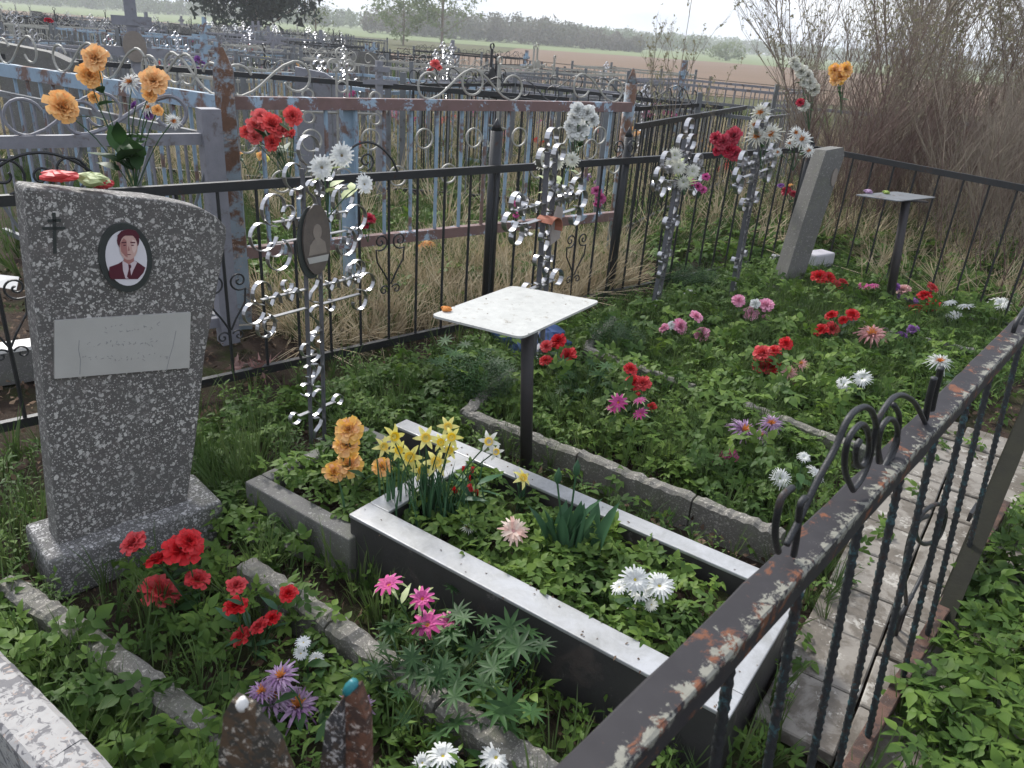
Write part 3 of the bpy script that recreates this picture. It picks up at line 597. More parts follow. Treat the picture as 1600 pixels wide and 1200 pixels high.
# lilac grey lattice fence left, between headstone and blue fence
GA, GB = P(-60, 213, 1.05), P(318, 208, 1.05)
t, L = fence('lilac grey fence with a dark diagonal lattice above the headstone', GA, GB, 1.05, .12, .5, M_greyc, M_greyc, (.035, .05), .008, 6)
dg = MB().bar((0, 0, .3), (.28, 0, 1.0), .008, .012).mesh('lattice_bar', M_grey); dg2 = MB().bar((.28, 0, .3), (0, 0, 1.0), .008, .012).mesh('lattice_bar', M_grey)
for i in range(int(L/.14)): part('lattice_bar', dg if i % 2 else dg2, t, (i*.14, .006 if i % 2 else -.006, 0))
part('scroll', MB().tube(s_scroll(.5, .16), .010, 6).mesh('scroll', M_greyc), t, (L*.66, 0, 1.05)); part('scroll', scr, t, (L*.40, 0, 1.05), mat=M_greyc)
part('post', MB().box((0, 0, .58), (.045, .045, .58)).mesh('post', M_greyc), t, (L+.03, 0, 0))
GC = P(-40, 133, 1.05)
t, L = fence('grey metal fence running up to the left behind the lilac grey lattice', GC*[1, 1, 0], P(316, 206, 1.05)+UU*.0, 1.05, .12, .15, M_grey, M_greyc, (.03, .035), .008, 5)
# long dark rails behind the blue fence
def railfence(label, a, b, z, mr, mbm, sp=.18, **k): return fence(label, P(a[0], a[1], z), P(b[0], b[1], z), z, .15, sp, mr, mbm, (.035, .045), .008, 5, **k)
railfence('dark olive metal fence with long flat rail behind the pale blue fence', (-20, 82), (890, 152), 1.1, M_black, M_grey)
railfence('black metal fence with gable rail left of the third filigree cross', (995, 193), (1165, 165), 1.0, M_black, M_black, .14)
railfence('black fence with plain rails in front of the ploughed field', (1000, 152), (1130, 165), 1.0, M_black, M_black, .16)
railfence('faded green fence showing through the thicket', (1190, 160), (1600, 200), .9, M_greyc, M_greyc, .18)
# wire line across the field
wf = empty('wire_fence', 'thin sagging wire on low posts in front of the ploughed field', 'wire fence', (0, 0, 0))
wp = [PY(620, 75, 24), PY(760, 88, 23.5), PY(960, 108, 23), PY(1110, 124, 22.5), PY(1330, 145, 22)]
part('wire', MB().tube(wp, .012, 4).tube([p-[0, 0, .35] for p in wp], .010, 4).mesh('wire', M_twig), wf)
for p in wp[1:4]: part('post', MB().tube([(p[0], p[1], -.1), (p[0], p[1], p[2]+.08)], .04, 6).mesh('post', M_twig), wf)
# grey eight pointed cross, upper left
def plain_cross(label, px, ytop, Y, h, mat, s=1., portrait=True, tone=None, ya=32, yb__=80):
    q = PY(px, ytop, Y); h = q[2]; t = empty('grave_cross', label, 'cross', (q[0], Y, 0), AV-.5)
    part('upright', MB().box((0, 0, h/2), (.045*s, .03, h/2)).mesh('upright', mat), t)
    za_, zb_ = PY(px, ya, Y)[2], PY(px, yb__, Y)[2]
    part('crossbar', MB().box((0, -.034, za_), (.15*s, .006, .035*s)).mesh('crossbar', mat), t); part('crossbar', MB().box((0, -.034, zb_), (.26*s, .006, .035*s)).mesh('crossbar', mat), t)
    if portrait: part('portrait_plate', MB().disc((0, zb_+.04*s), .09*s, .12*s, -.05, -.042).mesh('portrait_plate', tone or M_sepial), t)
    return t
plain_cross('tall lilac grey painted cross with two crossbars against the wood at upper left', 200, -12, 7.2, 1.5, M_greyc, 1.05)
plain_cross('narrow grey cross with flat plate behind the pale blue fence at centre', 592, 95, 7.4, 1.2, M_greyc, .6, False, None, 108, 128)
t = empty('pale_pillar', 'wide light grey stone slab with sloping top behind the pale blue fence', 'headstone', tuple(PY(500, 140, 7.8)*[1, 1, 0]), AV-.8)
part('slab', MB().prism([(-.22, 0), (.22, 0), (.22, 1.03), (.05, 1.13), (-.22, 1.17)], -.05, .05).mesh('slab', M_greyc), t); part('base', MB().box((0, 0, .06), (.3, .16, .06)).mesh('base', M_stone2), t)
t = empty('low_headstone', 'long low rounded concrete headstone behind the first scrolls at upper left', 'headstone', tuple(PY(55, 80, 7.6)*[1, 1, 0]), -.25)
part('slab', MB().prism([(-.42, 0), (.42, 0), (.42, 1.08), (.2, 1.15), (-.42, 1.2)], -.06, .06).mesh('slab', M_stone2), t); part('base', MB().box((0, 0, .06), (.5, .16, .06)).mesh('base', M_stone2), t)
# cream ring cross above the first filigree cross
q = PY(533, 75, 4.6); hz = q[2]; t = empty('ring_cross', 'cream painted cross made of small rings, behind the first filigree cross', 'cross', (q[0], 4.6, 0), AV-.55)
mb = MB(); [mb.tube([(x, 0, 0), (x, 0, hz-.1)], .007, 5) for x in (-.03, .03)]; [mb.tube([(-.2, 0, z), (.2, 0, z)], .007, 5) for z in (hz-.34, hz-.28)]
part('frame', mb.mesh('frame', M_ring), t); rg_ = MB().ribbon(circ(0, 0, .030, n=14), .02, .009).mesh('ring', M_ring)
for cx, cz in ((0, hz-.03), (-.045, hz-.09), (.045, hz-.09), (-.23, hz-.31), (-.19, hz-.25), (-.19, hz-.37), (.23, hz-.31), (.19, hz-.25), (.19, hz-.37), (0, hz-.31), (0, hz-.2), (0, hz-.45), (0, hz-.55), (-.09, hz-.62), (.09, hz-.62), (0, hz-.72), (0, hz-.85)): part('ring', rg_, t, (cx, 0, cz))

# ------------------------------------------------------------------ black back fence of the plot
BA = P(-30, 308, .93); BB = P(1225, 233, .93); BC_ = P(1210, 234, .93); BA[2] = 0
A3 = P(200, 293, .93); B3 = P(1000, 245, .93); D3 = (B3-A3); D3 /= np.linalg.norm(D3)
A0 = A3-D3*1.15; B0 = B3+D3*2.15; Lb = np.linalg.norm((B0-A0)[:2])
t, L = fence('black metal fence along the heads of the near graves', A0, B0, .93, .06, .165, M_black, M_black, (.028, .038), .0075, 6)
sb = lambda px, z: np.linalg.norm((PPl(A0, D3, px, z)-np.array([A0[0], A0[1], 0]))[:2])
post_me = MB().tube([(0, 0, -.02), (0, 0, 1.1)], .034, 8).tube([(0, 0, 1.1), (0, 0, 1.16)], [.032, .004], 8).mesh('post', M_black, True)
part('post', post_me, t, (sb(783, 250), .05, 0)); part('post', post_me, t, (L-.02, .05, 0), None, (1, 1, .86))
part('post', post_me, t, (sb(990, 230), .05, 0), None, (.8, .8, .95))
hs = MB()
for sx in (-1, 1):
    sp_ = spiral(.055*sx, 0, .004, .045, math.pi*(.5 if sx > 0 else .5), 1.6, 28, 0, sx); sp_ = [(x, 0, z) for x, y, z in sp_]; hs.tube(sp_+[(.075*sx, 0, -.10), (.03*sx, 0, -.17), (.004*sx, 0, -.22)], .0045, 5)
    hs.tube([(x, 0, z-.25) for x, y, z in spiral(.035*sx, 0, .003, .028, 1.5, 1.2, 16, 0, sx)], .004, 5)
hs = hs.mesh('heart_scroll', M_black)
for px, py in ((588, 378), (352, 440), (893, 375), (12, 450)):
    s_ = sb(px, py); z_ = PPl(A0, D3, px, py)[2]; part('heart_scroll', hs, t, (round(s_/(L/int(L/.165)))*(L/int(L/.165)), -.012, z_))
arch = MB()
for sx in (-1, 1): arch.tube([(0+sx*.0, 0, 0)]+[(sx*(.06+.06*math.cos(a)), 0, .09+.05*math.sin(a)) for a in np.linspace(3.0, -1.2, 14)]+[(sx*.07, 0, .06), (sx*.05, 0, .09)], .0045, 5)
for px, w_ in ((60, .42), (572, .34)):
    s_ = sb(px, 250); mb = MB().tube([(-w_/2+w_*i/14, 0, .14*math.sin(math.pi*i/14)**.7) for i in range(15)], .0055, 5).tube(spiral(0, .055, .045, .01, -1.5, 1.2, 18), .0045, 5); part('arch_scroll', mb.mesh('arch_scroll', M_black), t, (s_, 0, .93))
for px in (8, 110): part('arch_scroll', MB().tube(spiral(0, .07, .07, .015, -1.5, 1.3, 22), .005, 5).mesh('arch_scroll', M_black), t, (max(.06, sb(px, 280)), 0, .93))
for px in (965, 985): part('ring_scroll', MB().tube(spiral(0, .06, .055, .008, -1.5, 1.5, 22), .0045, 5).mesh('ring_scroll', M_black), t, (sb(px, 240), 0, .93))
part('ring_scroll', MB().tube(circ(0, .06, .055), .0045, 5).mesh('ring_scroll', M_ring), t, (sb(922, 240), 0, .93))
R0 = B0*[1, 1, 0]; R1 = P(1600, 291, .93)+(P(1600, 291, .93)-P(1310, 240, .93))*.5
fence('black metal fence in front of the twiggy thicket on the right', R0, R1, .93, .06, .17, M_black, M_black, (.028, .040), .0075, 6, posts=())

# ------------------------------------------------------------------ near front fence (chipped rail right under the camera)
FO = P(1240, 872, .93); FE = P(1590, 512, .93); FD = (FE-FO)/np.linalg.norm(FE-FO); ff = empty('front_fence', 'chipped black iron fence with thick rail and twisted bars across the lower right corner', 'fence', (FO[0], FO[1], 0), math.atan2(FD[1], FD[0]))
LF = lambda p: np.array([(p-FO) @ FD, (p-FO) @ np.array([-FD[1], FD[0], 0]), p[2]])
s0, s1 = -.62, (FE-FO) @ FD+.75
def railmesh(x0, x1, zc, w, h, y=0, n=60, zw=.0012):
    # slightly worn square bar, cross section with rounded arrises
    r = random.Random(3); pts = []; sec = [(-w/2, -h/2+.003), (-w/2+.003, -h/2), (w/2-.003, -h/2), (w/2, -h/2+.003), (w/2, h/2-.003), (w/2-.003, h/2), (-w/2+.003, h/2), (-w/2, h/2-.003)]; mb = MB(); V = []
    for i in range(n+1):
        x = x0+(x1-x0)*i/n
        for a, b in sec: V.append((x, y+a+r.gauss(0, zw*.5), zc+b+r.gauss(0, zw*.4)))
    F = [(i*8+j, i*8+(j+1) % 8, (i+1)*8+(j+1) % 8, (i+1)*8+j) for i in range(n) for j in range(8)]+[tuple(range(7, -1, -1)), tuple(n*8+j for j in range(8))]
    return mb.add(V, F)
part('top_rail', railmesh(s0, s1, .93-.0225, .049, .045).mesh('top_rail', M_front), ff)
BO = LF(P(1463, 970, .08)); BO2 = LF(P(1365, 1135, .08)); yb = (BO[1]+BO2[1])/2
part('bottom_rail', railmesh(s0, s1, .07, .035, .035, yb, 60, .002).mesh('bottom_rail', M_brick), ff, label='rust red bottom rail')
def rebar(a, b, r=.0072, tw=True):
    a, b = np.array(a), np.array(b); L = np.linalg.norm(b-a); n = int(L/.0055) if tw else 8; mb = MB(); V = []; d = (b-a)/L; e = np.cross(d, [0, 1., 0]); e /= np.linalg.norm(e); f = np.cross(d, e); k = 8
    for i in range(n+1):
        p = a+d*L*i/n
        for j in range(k):
            an = 2*math.pi*j/k; rr = r*(1+(.20*math.sin(an*2+i*1.9) if tw else 0)); V.append(p+rr*(e*math.cos(an)+f*math.sin(an)))
    return mb.add(V, [(i*k+j, i*k+(j+1) % k, (i+1)*k+(j+1) % k, (i+1)*k+j) for i in range(n) for j in range(k)])
tops = [LF(P(x, y, .9))[0] for x, y in ((1150, 975), (1255, 865))]
bars = [(980, 1145, 965, 1330), (1150, 985, 1105, 1260), (1255, 882, 1175, 1250), (1345, 797, 1245, 1200), (1407, 733, 1290, 1195), (1459, 680, 1325, 1180), (1509, 628, 1367, 1133), (1542, 595, 1400, 1082), (1588, 546, 1437, 1020)]
for (xt, yt, xb, yb_) in bars:
    p = LF(PPl(FO, FD, xt, yt)); q = LF(PPl(FO+np.array([-FD[1], FD[0], 0])*yb, FD, xb, yb_)); dz = (q-p)/(p[2]-q[2]+1e-6)
    st = p[0]; sbm = q[0]+dz[0]*(q[2]-.085)
    part('bar', rebar((st, 0, .893), (max(st-.05, min(sbm, st+.22)), yb, .088), .0076).mesh('bar', M_rebar, True), ff)
# gate post pair with hinge plates and a door scroll
g0 = LF(P(1455, 1045, 0.0)); 
M_gate = basic('mossy black post paint', (.020, .019, .018), (.034, .034, .022), 16, .9, 0, .5, .003, .12)
part('gate_post', MB().bar((s1*0+LF(PPl(FO, FD, 1602, 660))[0], -.02, .90), (g0[0], yb-.02, -.05), .05, .05).mesh('gate_post', M_gate), ff, label='thick mossy black gate post')
part('gate_post', MB().bar((LF(PPl(FO, FD, 1602, 660))[0]+.16, .0, .92), (g0[0]+.15, yb, -.05), .04, .04).mesh('gate_post', M_gate), ff)
gp = lambda x, y: tuple(LF(PPl(FO, FD, x, y)))
def curve(pts, n=6):
    pts = [np.array(p) for p in pts]; o = []
    for i in range(len(pts)-1):
        a, b, c, d = pts[max(i-1, 0)], pts[i], pts[i+1], pts[min(i+2, len(pts)-1)]
        for k in range(n): t = k/n; o.append(.5*((2*b)+(c-a)*t+(2*a-5*b+4*c-d)*t*t+(3*b-a-3*c+d)*t**3))
    return o+[pts[-1]]
part('door_scroll', MB().tube(curve([gp(*p) for p in ((1416, 945), (1414, 880), (1432, 815), (1462, 788), (1478, 800), (1468, 838), (1445, 850), (1432, 838), (1434, 815), (1450, 806))]), .006, 6).tube(curve([gp(*p) for p in ((1478, 800), (1462, 850), (1440, 900), (1418, 945), (1404, 985), (1392, 1020))]), .006, 6).tube(curve([gp(*p) for p in ((1425, 930), (1408, 960), (1398, 1000), (1400, 1015), (1410, 990))]), .007, 6).mesh('door_scroll', M_black, True), ff)
part('hinge_plate', MB().box(tuple(np.array(gp(1520, 800))+[0, 0, 0]), (.05, .006, .018)).mesh('hinge_plate', M_black), ff)
def topscroll(pts, r=.0065): r = .0047 if r < .008 else .0062; part('top_scroll', MB().tube(curve([gp(*p) for p in pts]), r, 7).mesh('top_scroll', M_black, True), ff)
topscroll([(1216, 862), (1211, 835), (1215, 800), (1223, 775), (1238, 762)])
topscroll([(1240, 868), (1246, 830), (1250, 790), (1258, 778)], .006)
topscroll([(1228, 852), (1250, 810), (1278, 750), (1305, 700), (1325, 655), (1345, 637), (1360, 640), (1368, 660), (1372, 690), (1373, 722)], .007)
topscroll([(1333, 766), (1320, 735), (1322, 700), (1332, 675), (1347, 663), (1356, 675), (1357, 705), (1348, 728), (1338, 722), (1338, 700), (1344, 688)], .006)
topscroll([(1333, 766), (1345, 750), (1358, 720), (1366, 680), (1375, 650), (1395, 622), (1412, 618), (1428, 628), (1438, 645), (1446, 662)], .007)
topscroll([(1376, 722), (1372, 700), (1376, 672), (1388, 655), (1400, 662), (1402, 690), (1394, 712), (1386, 722)], .0065)
topscroll([(1376, 738), (1390, 712), (1402, 680), (1405, 650), (1396, 632)], .0065)
topscroll([(1456, 640), (1462, 610), (1468, 585), (1470, 575)], .009); topscroll([(1446, 655), (1452, 620), (1460, 590)], .009)
topscroll([(1572, 555), (1580, 528), (1590, 500), (1605, 478)], .010); topscroll([(1584, 546), (1592, 515), (1600, 495)], .009)
# foreground post heads, close to the camera
def spike(label, px, py, depthz, w, mats, blade, name='fence_post'):
    q = P(px, py, depthz); t = empty(name, label, 'post', (q[0], q[1], 0), -.25)
    return t, q
t, q = spike('rusty angle iron post with white daub on its pointed tip, bottom edge left of centre', 380, 1082, .985, 0, 0, 0)
part('plate', MB().prism([(-.040, .2), (.060, .2), (.052, .88), (.040, .915), (.034, .938), (.016, .958), (.010, .972), (-.010, .976), (-.020, .955), (-.024, .93), (-.031, .90), (-.034, .86)], -.006, .006).mesh('plate', rusty('mossy rust', (.05, .045, .035), (.12, .075, .04), (.42, .38, .32), .50, .57, 55, .85)), t)
part('tip', MB().tube([(0, -.003, .968), (0, -.003, .974), (.001, -.003, .981)], [.005, .0062, .003], 8).mesh('tip', M_white_p, True), t)
t, q = spike('rusty pointed post with a teal painted tip at the bottom edge', 541, 1045, .985, 0, 0, 0)
part('flange', MB().prism([(-.012, .2), (.030, .2), (.022, .93), (.012, .965), (-.004, .95)], -.004, .010).mesh('flange', rusty('bright rust', (.18, .08, .045), (.09, .05, .035), (.50, .42, .36), .52, .57, 60, .85)), t)
part('flange', MB().prism([(-.047, .2), (-.010, .2), (.000, .955), (-.018, .92), (-.034, .80)], -.011, .002).mesh('flange', rusty('dark rust', (.05, .048, .05), (.10, .07, .05), (.52, .50, .48), .5, .55, 45, .85)), t)
part('tip', MB().tube([(.000, .002, .952), (.004, .002, .960), (.007, .002, .969)], [.0062, .0072, .0045], 8).mesh('tip', M_teal, True), t)

# ------------------------------------------------------------------ the leaning terrazzo headstone
SO = P(90, 850, .12); SD = np.array([.705, .709, 0]); hst = empty('headstone', 'leaning dark grey terrazzo headstone with an oval portrait and a white plaque', 'headstone', (SO[0], SO[1], 0), math.atan2(.709, .705))
prof = [(0, .10), (.375, .10), (.43, .33), (.485, .60), (.585, .955), (.588, .985), (.56, 1.02), (.523, 1.046), (.46, 1.068), (.39, 1.086), (.234, 1.112), (.094, 1.139), (.085, 1.13), (.046, .636)]
me = MB().prism(prof, 0, .095).mesh('slab', M_stone); o = part('slab', me, hst); md = o.modifiers.new('bevel', 'BEVEL'); md.width = .006; md.segments = 2
pb = LF; lf = lambda p: np.array([(p-SO) @ SD, (p-SO) @ np.array([-.709, .705, 0])])
me = MB().add([(-.045, -.068, -.03), (.47, -.075, -.03), (.47, .16, -.03), (-.05, .18, -.03), (-.045, -.062, .115), (.465, -.068, .12), (.465, .155, .12), (-.045, .175, .115)], [(3, 2, 1, 0), (4, 5, 6, 7), (0, 1, 5, 4), (1, 2, 6, 5), (2, 3, 7, 6), (3, 0, 4, 7)]).mesh('plinth', M_plinth); o = part('plinth', me, hst); md = o.modifiers.new('bevel', 'BEVEL'); md.width = .014; md.segments = 3
# the plaque: px quad of the photograph in the slab plane
def SP(x, y, off=0.): p = PPl(SO, SD, x, y); return ((p-SO) @ SD, -off, p[2])
qd = [SP(84, 500), SP(296, 487), SP(294, 573), SP(84, 590)]
vs = [(a, -.010, c) for a, b, c in qd]+[(a, .002, c) for a, b, c in qd]; part('plaque', MB().add(vs, [(0, 3, 2, 1), (0, 1, 5, 4), (1, 2, 6, 5), (2, 3, 7, 6), (3, 0, 4, 7)]).mesh('plaque', M_plaque), hst)
mb = MB(); r = random.Random(5)
for row, (y0, xa, xb) in enumerate(((512, 160, 245), (535, 135, 250), (557, 130, 262))):
    x = xa
    while x < xb:
        for _ in range(r.choice((1, 2, 2, 3))):
            a = (x+r.uniform(-3, 3), y0-(x-190)*.06+r.uniform(-5, 5)); b = (a[0]+r.uniform(-1, 5), a[1]+r.uniform(-4, 4)); p0, p1 = SP(*a), SP(*b)
            mb.bar((p0[0], -.0104, p0[2]), (p1[0], -.0104, p1[2]), .0008, .0014, up=(0, 0, 1))
        x += 9
part('worn_lettering', mb.mesh('worn_lettering', M_vein), hst, kind='stuff')
mb = MB()
for pts in (((122, 530), (121, 545), (124, 560), (123, 583)), ((273, 515), (268, 540), (262, 560), (258, 578))):
    q_ = [SP(*p) for p in pts]; part('vein', MB().tube([(a, -.0098, c) for a, b, c in q_], .0012, 4).mesh('vein', M_vein), hst)
cx, cz = SP(195, 402)[0], SP(195, 402)[2]; rx = abs(SP(236, 402)[0]-SP(153, 402)[0])/2; rz = abs(SP(195, 348)[2]-SP(195, 457)[2])/2
part('portrait_frame', MB().disc((cx, cz), rx, rz, -.012, .001, 36).mesh('portrait_frame', M_frame), hst)
pp = part('portrait', MB().disc((cx, cz), rx*.78, rz*.80, -.0145, -.0115, 36).mesh('portrait', M_photo), hst)
def spx(pts, y0, y1, mat, name, parent=hst):
    part(name, MB().prism([(a[0], a[2]) for a in [SP(*p) for p in pts]], y0, y1).mesh(name, mat), parent)
ov = lambda cx_, cy_, a, b, n=18: [(cx_+a*math.cos(2*math.pi*i/n), cy_+b*math.sin(2*math.pi*i/n)) for i in range(n)]
spx([(168, 415), (182, 410), (190, 405), (206, 404), (214, 409), (224, 416), (221, 424), (212, 434), (170, 434), (167, 425)], -.0155, -.0140, M_suit, 'suit')
spx([(188, 406), (206, 404), (211, 408), (205, 420), (200, 433), (193, 433), (189, 420)], -.0160, -.0150, M_shirt, 'shirt')
spx([(197, 411), (201, 411), (202, 415), (200, 418), (202, 430), (199, 434), (195, 430), (198, 418)], -.0165, -.0155, M_suit, 'tie')
spx([(190, 396), (206, 396), (206, 406), (198, 411), (190, 406)], -.0162, -.0152, M_skin_d, 'neck')
spx(ov(197, 374, 17.5, 17), -.0160, -.0145, M_suit, 'hair'); spx(ov(197.5, 384, 14, 20), -.0168, -.0155, M_skin, 'face')
spx([(184, 378), (190, 370), (194, 374), (195, 388), (196, 400), (192, 398), (186, 391)], -.0171, -.0160, M_skin_d, 'shaded_cheek')
spx([(181, 378), (180, 366), (186, 359), (197, 356), (208, 358), (214, 366), (213, 378), (209, 370), (204, 366), (192, 366), (185, 370)], -.0174, -.0160, M_suit, 'hair')
for pts in (ov(191, 381, 2.4, 1.0, 8), ov(203.5, 381, 2.4, 1.0, 8), ov(198, 395.5, 3.2, .7, 8)): spx(pts, -.0175, -.0165, M_suit, 'face_line')
spx([(203, 372), (209, 374), (210, 386), (206, 394), (203, 388)], -.0170, -.0160, M_skin_l, 'lit_cheek')
spx([(186, 376), (194, 375.5), (194, 377.5), (187, 378)], -.0176, -.0160, M_suit, 'eyebrow'); spx([(200, 375.5), (208, 376), (207, 378), (200, 377.5)], -.0176, -.0160, M_suit, 'eyebrow')
spx([(197, 382), (199.5, 389), (196, 390)], -.0176, -.0160, M_skin_d, 'nose')
mb = MB()
for a, b in (((84, 332), (86, 396)), ((66, 357), (102, 356)), ((74, 345), (95, 344))):
    p0, p1 = SP(*a), SP(*b); mb.bar((p0[0], .0005, p0[2]), (p1[0], .0005, p1[2]), .0045, .008)
part('engraved_cross', mb.mesh('engraved_cross', M_frame), hst)

# ------------------------------------------------------------------ grave borders
STRIPS = []
def curb(label, segs, w=.07, zt=.10, mat=M_curb, name='grave_border', cat='grave border', group=None, n=20):
    STRIPS.extend([(np.array(a), np.array(b)) for a, b in segs])
    a0 = np.array(segs[0][0], float); t = empty(name, label, cat, (a0[0], a0[1], 0), 0, group); r = random.Random(len(label))
    for (a, b) in segs:
        a, b = np.array(a, float)-a0, np.array(b, float)-a0; d = b-a; L = np.hypot(d[0], d[1]); d = d[:2]/L; s = np.array([-d[1], d[0]]); mb = MB(); V = []
        zt_ = zt; sec = [(-w/2, -.08), (-w/2, zt-.010), (-w/2+.012, zt), (w/2-.012, zt), (w/2, zt-.010), (w/2, -.08)]; k = len(sec)
        for i in range(n+1):
            p = a[:2]+d*L*i/n; jz = r.gauss(0, .003 if zt < .2 else .0006)
            for (y, z) in sec: q = p+s*(y+r.gauss(0, .002 if zt < .2 else .0005)); V.append((q[0], q[1], z+jz+r.gauss(0, .0015 if zt < .2 else .0004)))
        F = [(i*k+j, i*k+(j+1) % k, (i+1)*k+(j+1) % k, (i+1)*k+j) for i in range(n) for j in range(k)]+[tuple(range(k-1, -1, -1)), tuple(n*k+j for j in range(k))]
        part('border_stone', mb.add(V, F).mesh('border_stone', mat), t)
    return t
z1 = .10; cv = lambda *p: P(p[0], p[1], z1)
curb('mossy speckled concrete border round the bed in front of the headstone', [(cv(5, 905), cv(130, 985)), (cv(135, 988), cv(345, 1145)), (cv(345, 1145), cv(480, 1250)), (cv(385, 875), cv(520, 965)), (cv(524, 968), cv(690, 1090)), (cv(694, 1092), cv(900, 1225))], .065)
curb('thick white speckled terrazzo border at the bottom left corner', [(P(-60, 1010, .22), P(95, 1175, .22)), (P(95, 1175, .22), P(200, 1300, .22))], .10, .22, M_white_terr)
curb('weathered concrete border of the bed behind the white table', [(cv(728, 640), cv(905, 705)), (cv(908, 706), cv(1085, 775)), (cv(1088, 776), cv(1225, 832)), (cv(728, 640), cv(800, 575))], .055, .10)
curb('concrete border between the beds of red and pink flowers', [(cv(915, 542), cv(1085, 602)), (cv(1165, 628), cv(1325, 690)), (cv(915, 542), cv(960, 495))], .05, .10)
curb('low concrete border in front of the far leaning headstone', [(cv(1190, 640), cv(1390, 705)), (cv(1215, 462), cv(1420, 520)), (cv(1420, 520), cv(1580, 555))], .05, .09, M_stone2)
# small concrete slabs beside the silver planter
t = empty('broken_slab', 'pale broken concrete slab on the ground left of the silver planter', 'slab', tuple(P(440, 842, .02)), -.4); o = part('slab', MB().prism([(-.13, -.05), (.12, -.07), (.14, .05), (-.10, .06)], -.012, .012).mesh('slab', M_stone2), t, rot=(R(90), 0, 0)); o.location = (0, 0, .012)

# ------------------------------------------------------------------ silver planter with head compartment
W0, W4, W5 = P(545, 803, .22), P(1275, 925, .22), P(1140, 1122, .22)
u_ = (W5-W0); Lp = np.linalg.norm(u_); u_ /= Lp; v_ = W4-W5; v_ -= u_*(v_ @ u_); Wp = np.linalg.norm(v_); v_ /= Wp
pl = empty('planter', 'silver sheet metal planter box full of daffodils and white daisies', 'planter', (W0[0], W0[1], 0), math.atan2(u_[1], u_[0]))
rw = .085
def rim(name, x0, x1, y0, y1, z=.22):
    part(name, MB().box(((x0+x1)/2, (y0+y1)/2, (z-.012-.03)/2), ((x1-x0)/2-.003, (y1-y0)/2-.003, (z-.012+.03)/2)).mesh(name, M_side), pl)
    o = part('silver_rim', MB().box(((x0+x1)/2, (y0+y1)/2, z-.006), ((x1-x0)/2, (y1-y0)/2, .006)).mesh('silver_rim', M_planter), pl); md = o.modifiers.new('bevel', 'BEVEL'); md.width = .003; md.segments = 2; return o
rim('side_wall', 0, Lp, 0, rw); rim('side_wall', -.30, Lp, Wp-rw*.8, Wp); rim('end_wall', Lp-.13, Lp-.001, rw+.001, Wp-rw*.8-.001, .2205); rim('divider', 0, .08, rw+.001, Wp-rw*.8-.001, .2195)
part('soil_fill', MB().box((Lp/2, Wp/2, .07), (Lp/2-.05, Wp/2-.03, .07)).mesh('soil_fill', M_soil), pl)
hd = empty('head_border', 'grey concrete border box at the head end of the silver planter', 'grave border', tuple(P(375, 747, .17)*[1, 1, 0]), math.atan2(u_[1], u_[0]))
Q0 = P(375, 747, .15); Lh = (W0-Q0) @ u_-.004; yo = (W0-Q0) @ v_; wq = (P(530, 650, .17)-Q0) @ v_
for nm_, x0, x1, y0, y1 in (('side_stone', 0, Lh, yo-.005, yo+.06), ('side_stone', 0, Lh-.305, max(wq, .45), max(wq, .45)+.055), ('head_stone', .0, .055, yo+.061, max(wq, .45)-.001)):
    if x1-x0 > .02: o = part(nm_, MB().box(((x0+x1)/2, (y0+y1)/2, .07), ((x1-x0)/2, (y1-y0)/2, .08)).mesh(nm_, M_stone2), hd); md = o.modifiers.new('bevel', 'BEVEL'); md.width = .006; md.segments = 2
part('soil_fill', MB().box((Lh/2, .25, .05), (Lh/2-.01, .2, .05)).mesh('soil_fill', M_soil), hd)

# ------------------------------------------------------------------ tables
def table(label, cs, foot, z, r, mt, th=.006, mleg=M_black):
    c = sum(cs)/4; t = empty('table', label, 'table', (foot[0], foot[1], 0)); loc = [q-np.array([foot[0], foot[1], 0]) for q in cs]; pts = []
    for i in range(4):
        a, b, d = loc[i-1], loc[i], loc[(i+1) % 4]; e0 = (a-b)/np.linalg.norm(a-b); e1 = (d-b)/np.linalg.norm(d-b); rr = .03
        for k in range(5): w = k/4; pts.append(b+e0*rr*(1-w)**2+e1*rr*w**2)
    n = len(pts); V = [(p[0], p[1], z-th) for p in pts]+[(p[0], p[1], z) for p in pts]
    part('tabletop', MB().add(V, [tuple(range(n-1, -1, -1)), tuple(range(n, 2*n))]+[(i, (i+1) % n, n+(i+1) % n, n+i) for i in range(n)]).mesh('tabletop', mt), t)
    top = np.array([(c-np.array([foot[0], foot[1], 0]))[0]*.55, (c-np.array([foot[0], foot[1], 0]))[1]*.55, z-th-.001])
    part('leg', MB().tube([(0, 0, -.05), top], r, 14).mesh('leg', mleg, True), t); part('bracket', MB().bar(top+[-.14, 0, -.006], top+[.14, 0, -.006], .03, .01).mesh('bracket', mleg), t); return t
M_pole = basic('black pole paint', (.022, .021, .023), (.04, .032, .03), 20, .5)
table('white painted square table on one black pole beside the silver planter', [P(672, 492, .66), P(815, 527, .66), P(938, 470, .66), P(800, 446, .66)], P(823, 738, 0), .66, .024, M_white, .008, M_pole)
table('small grey square table on a black pole near the thicket', [P(1335, 304, .76), P(1404, 314, .76), P(1464, 308, .76), P(1400, 299, .76)], P(1388, 488, 0), .76, .028, M_grey, .006, M_pole)

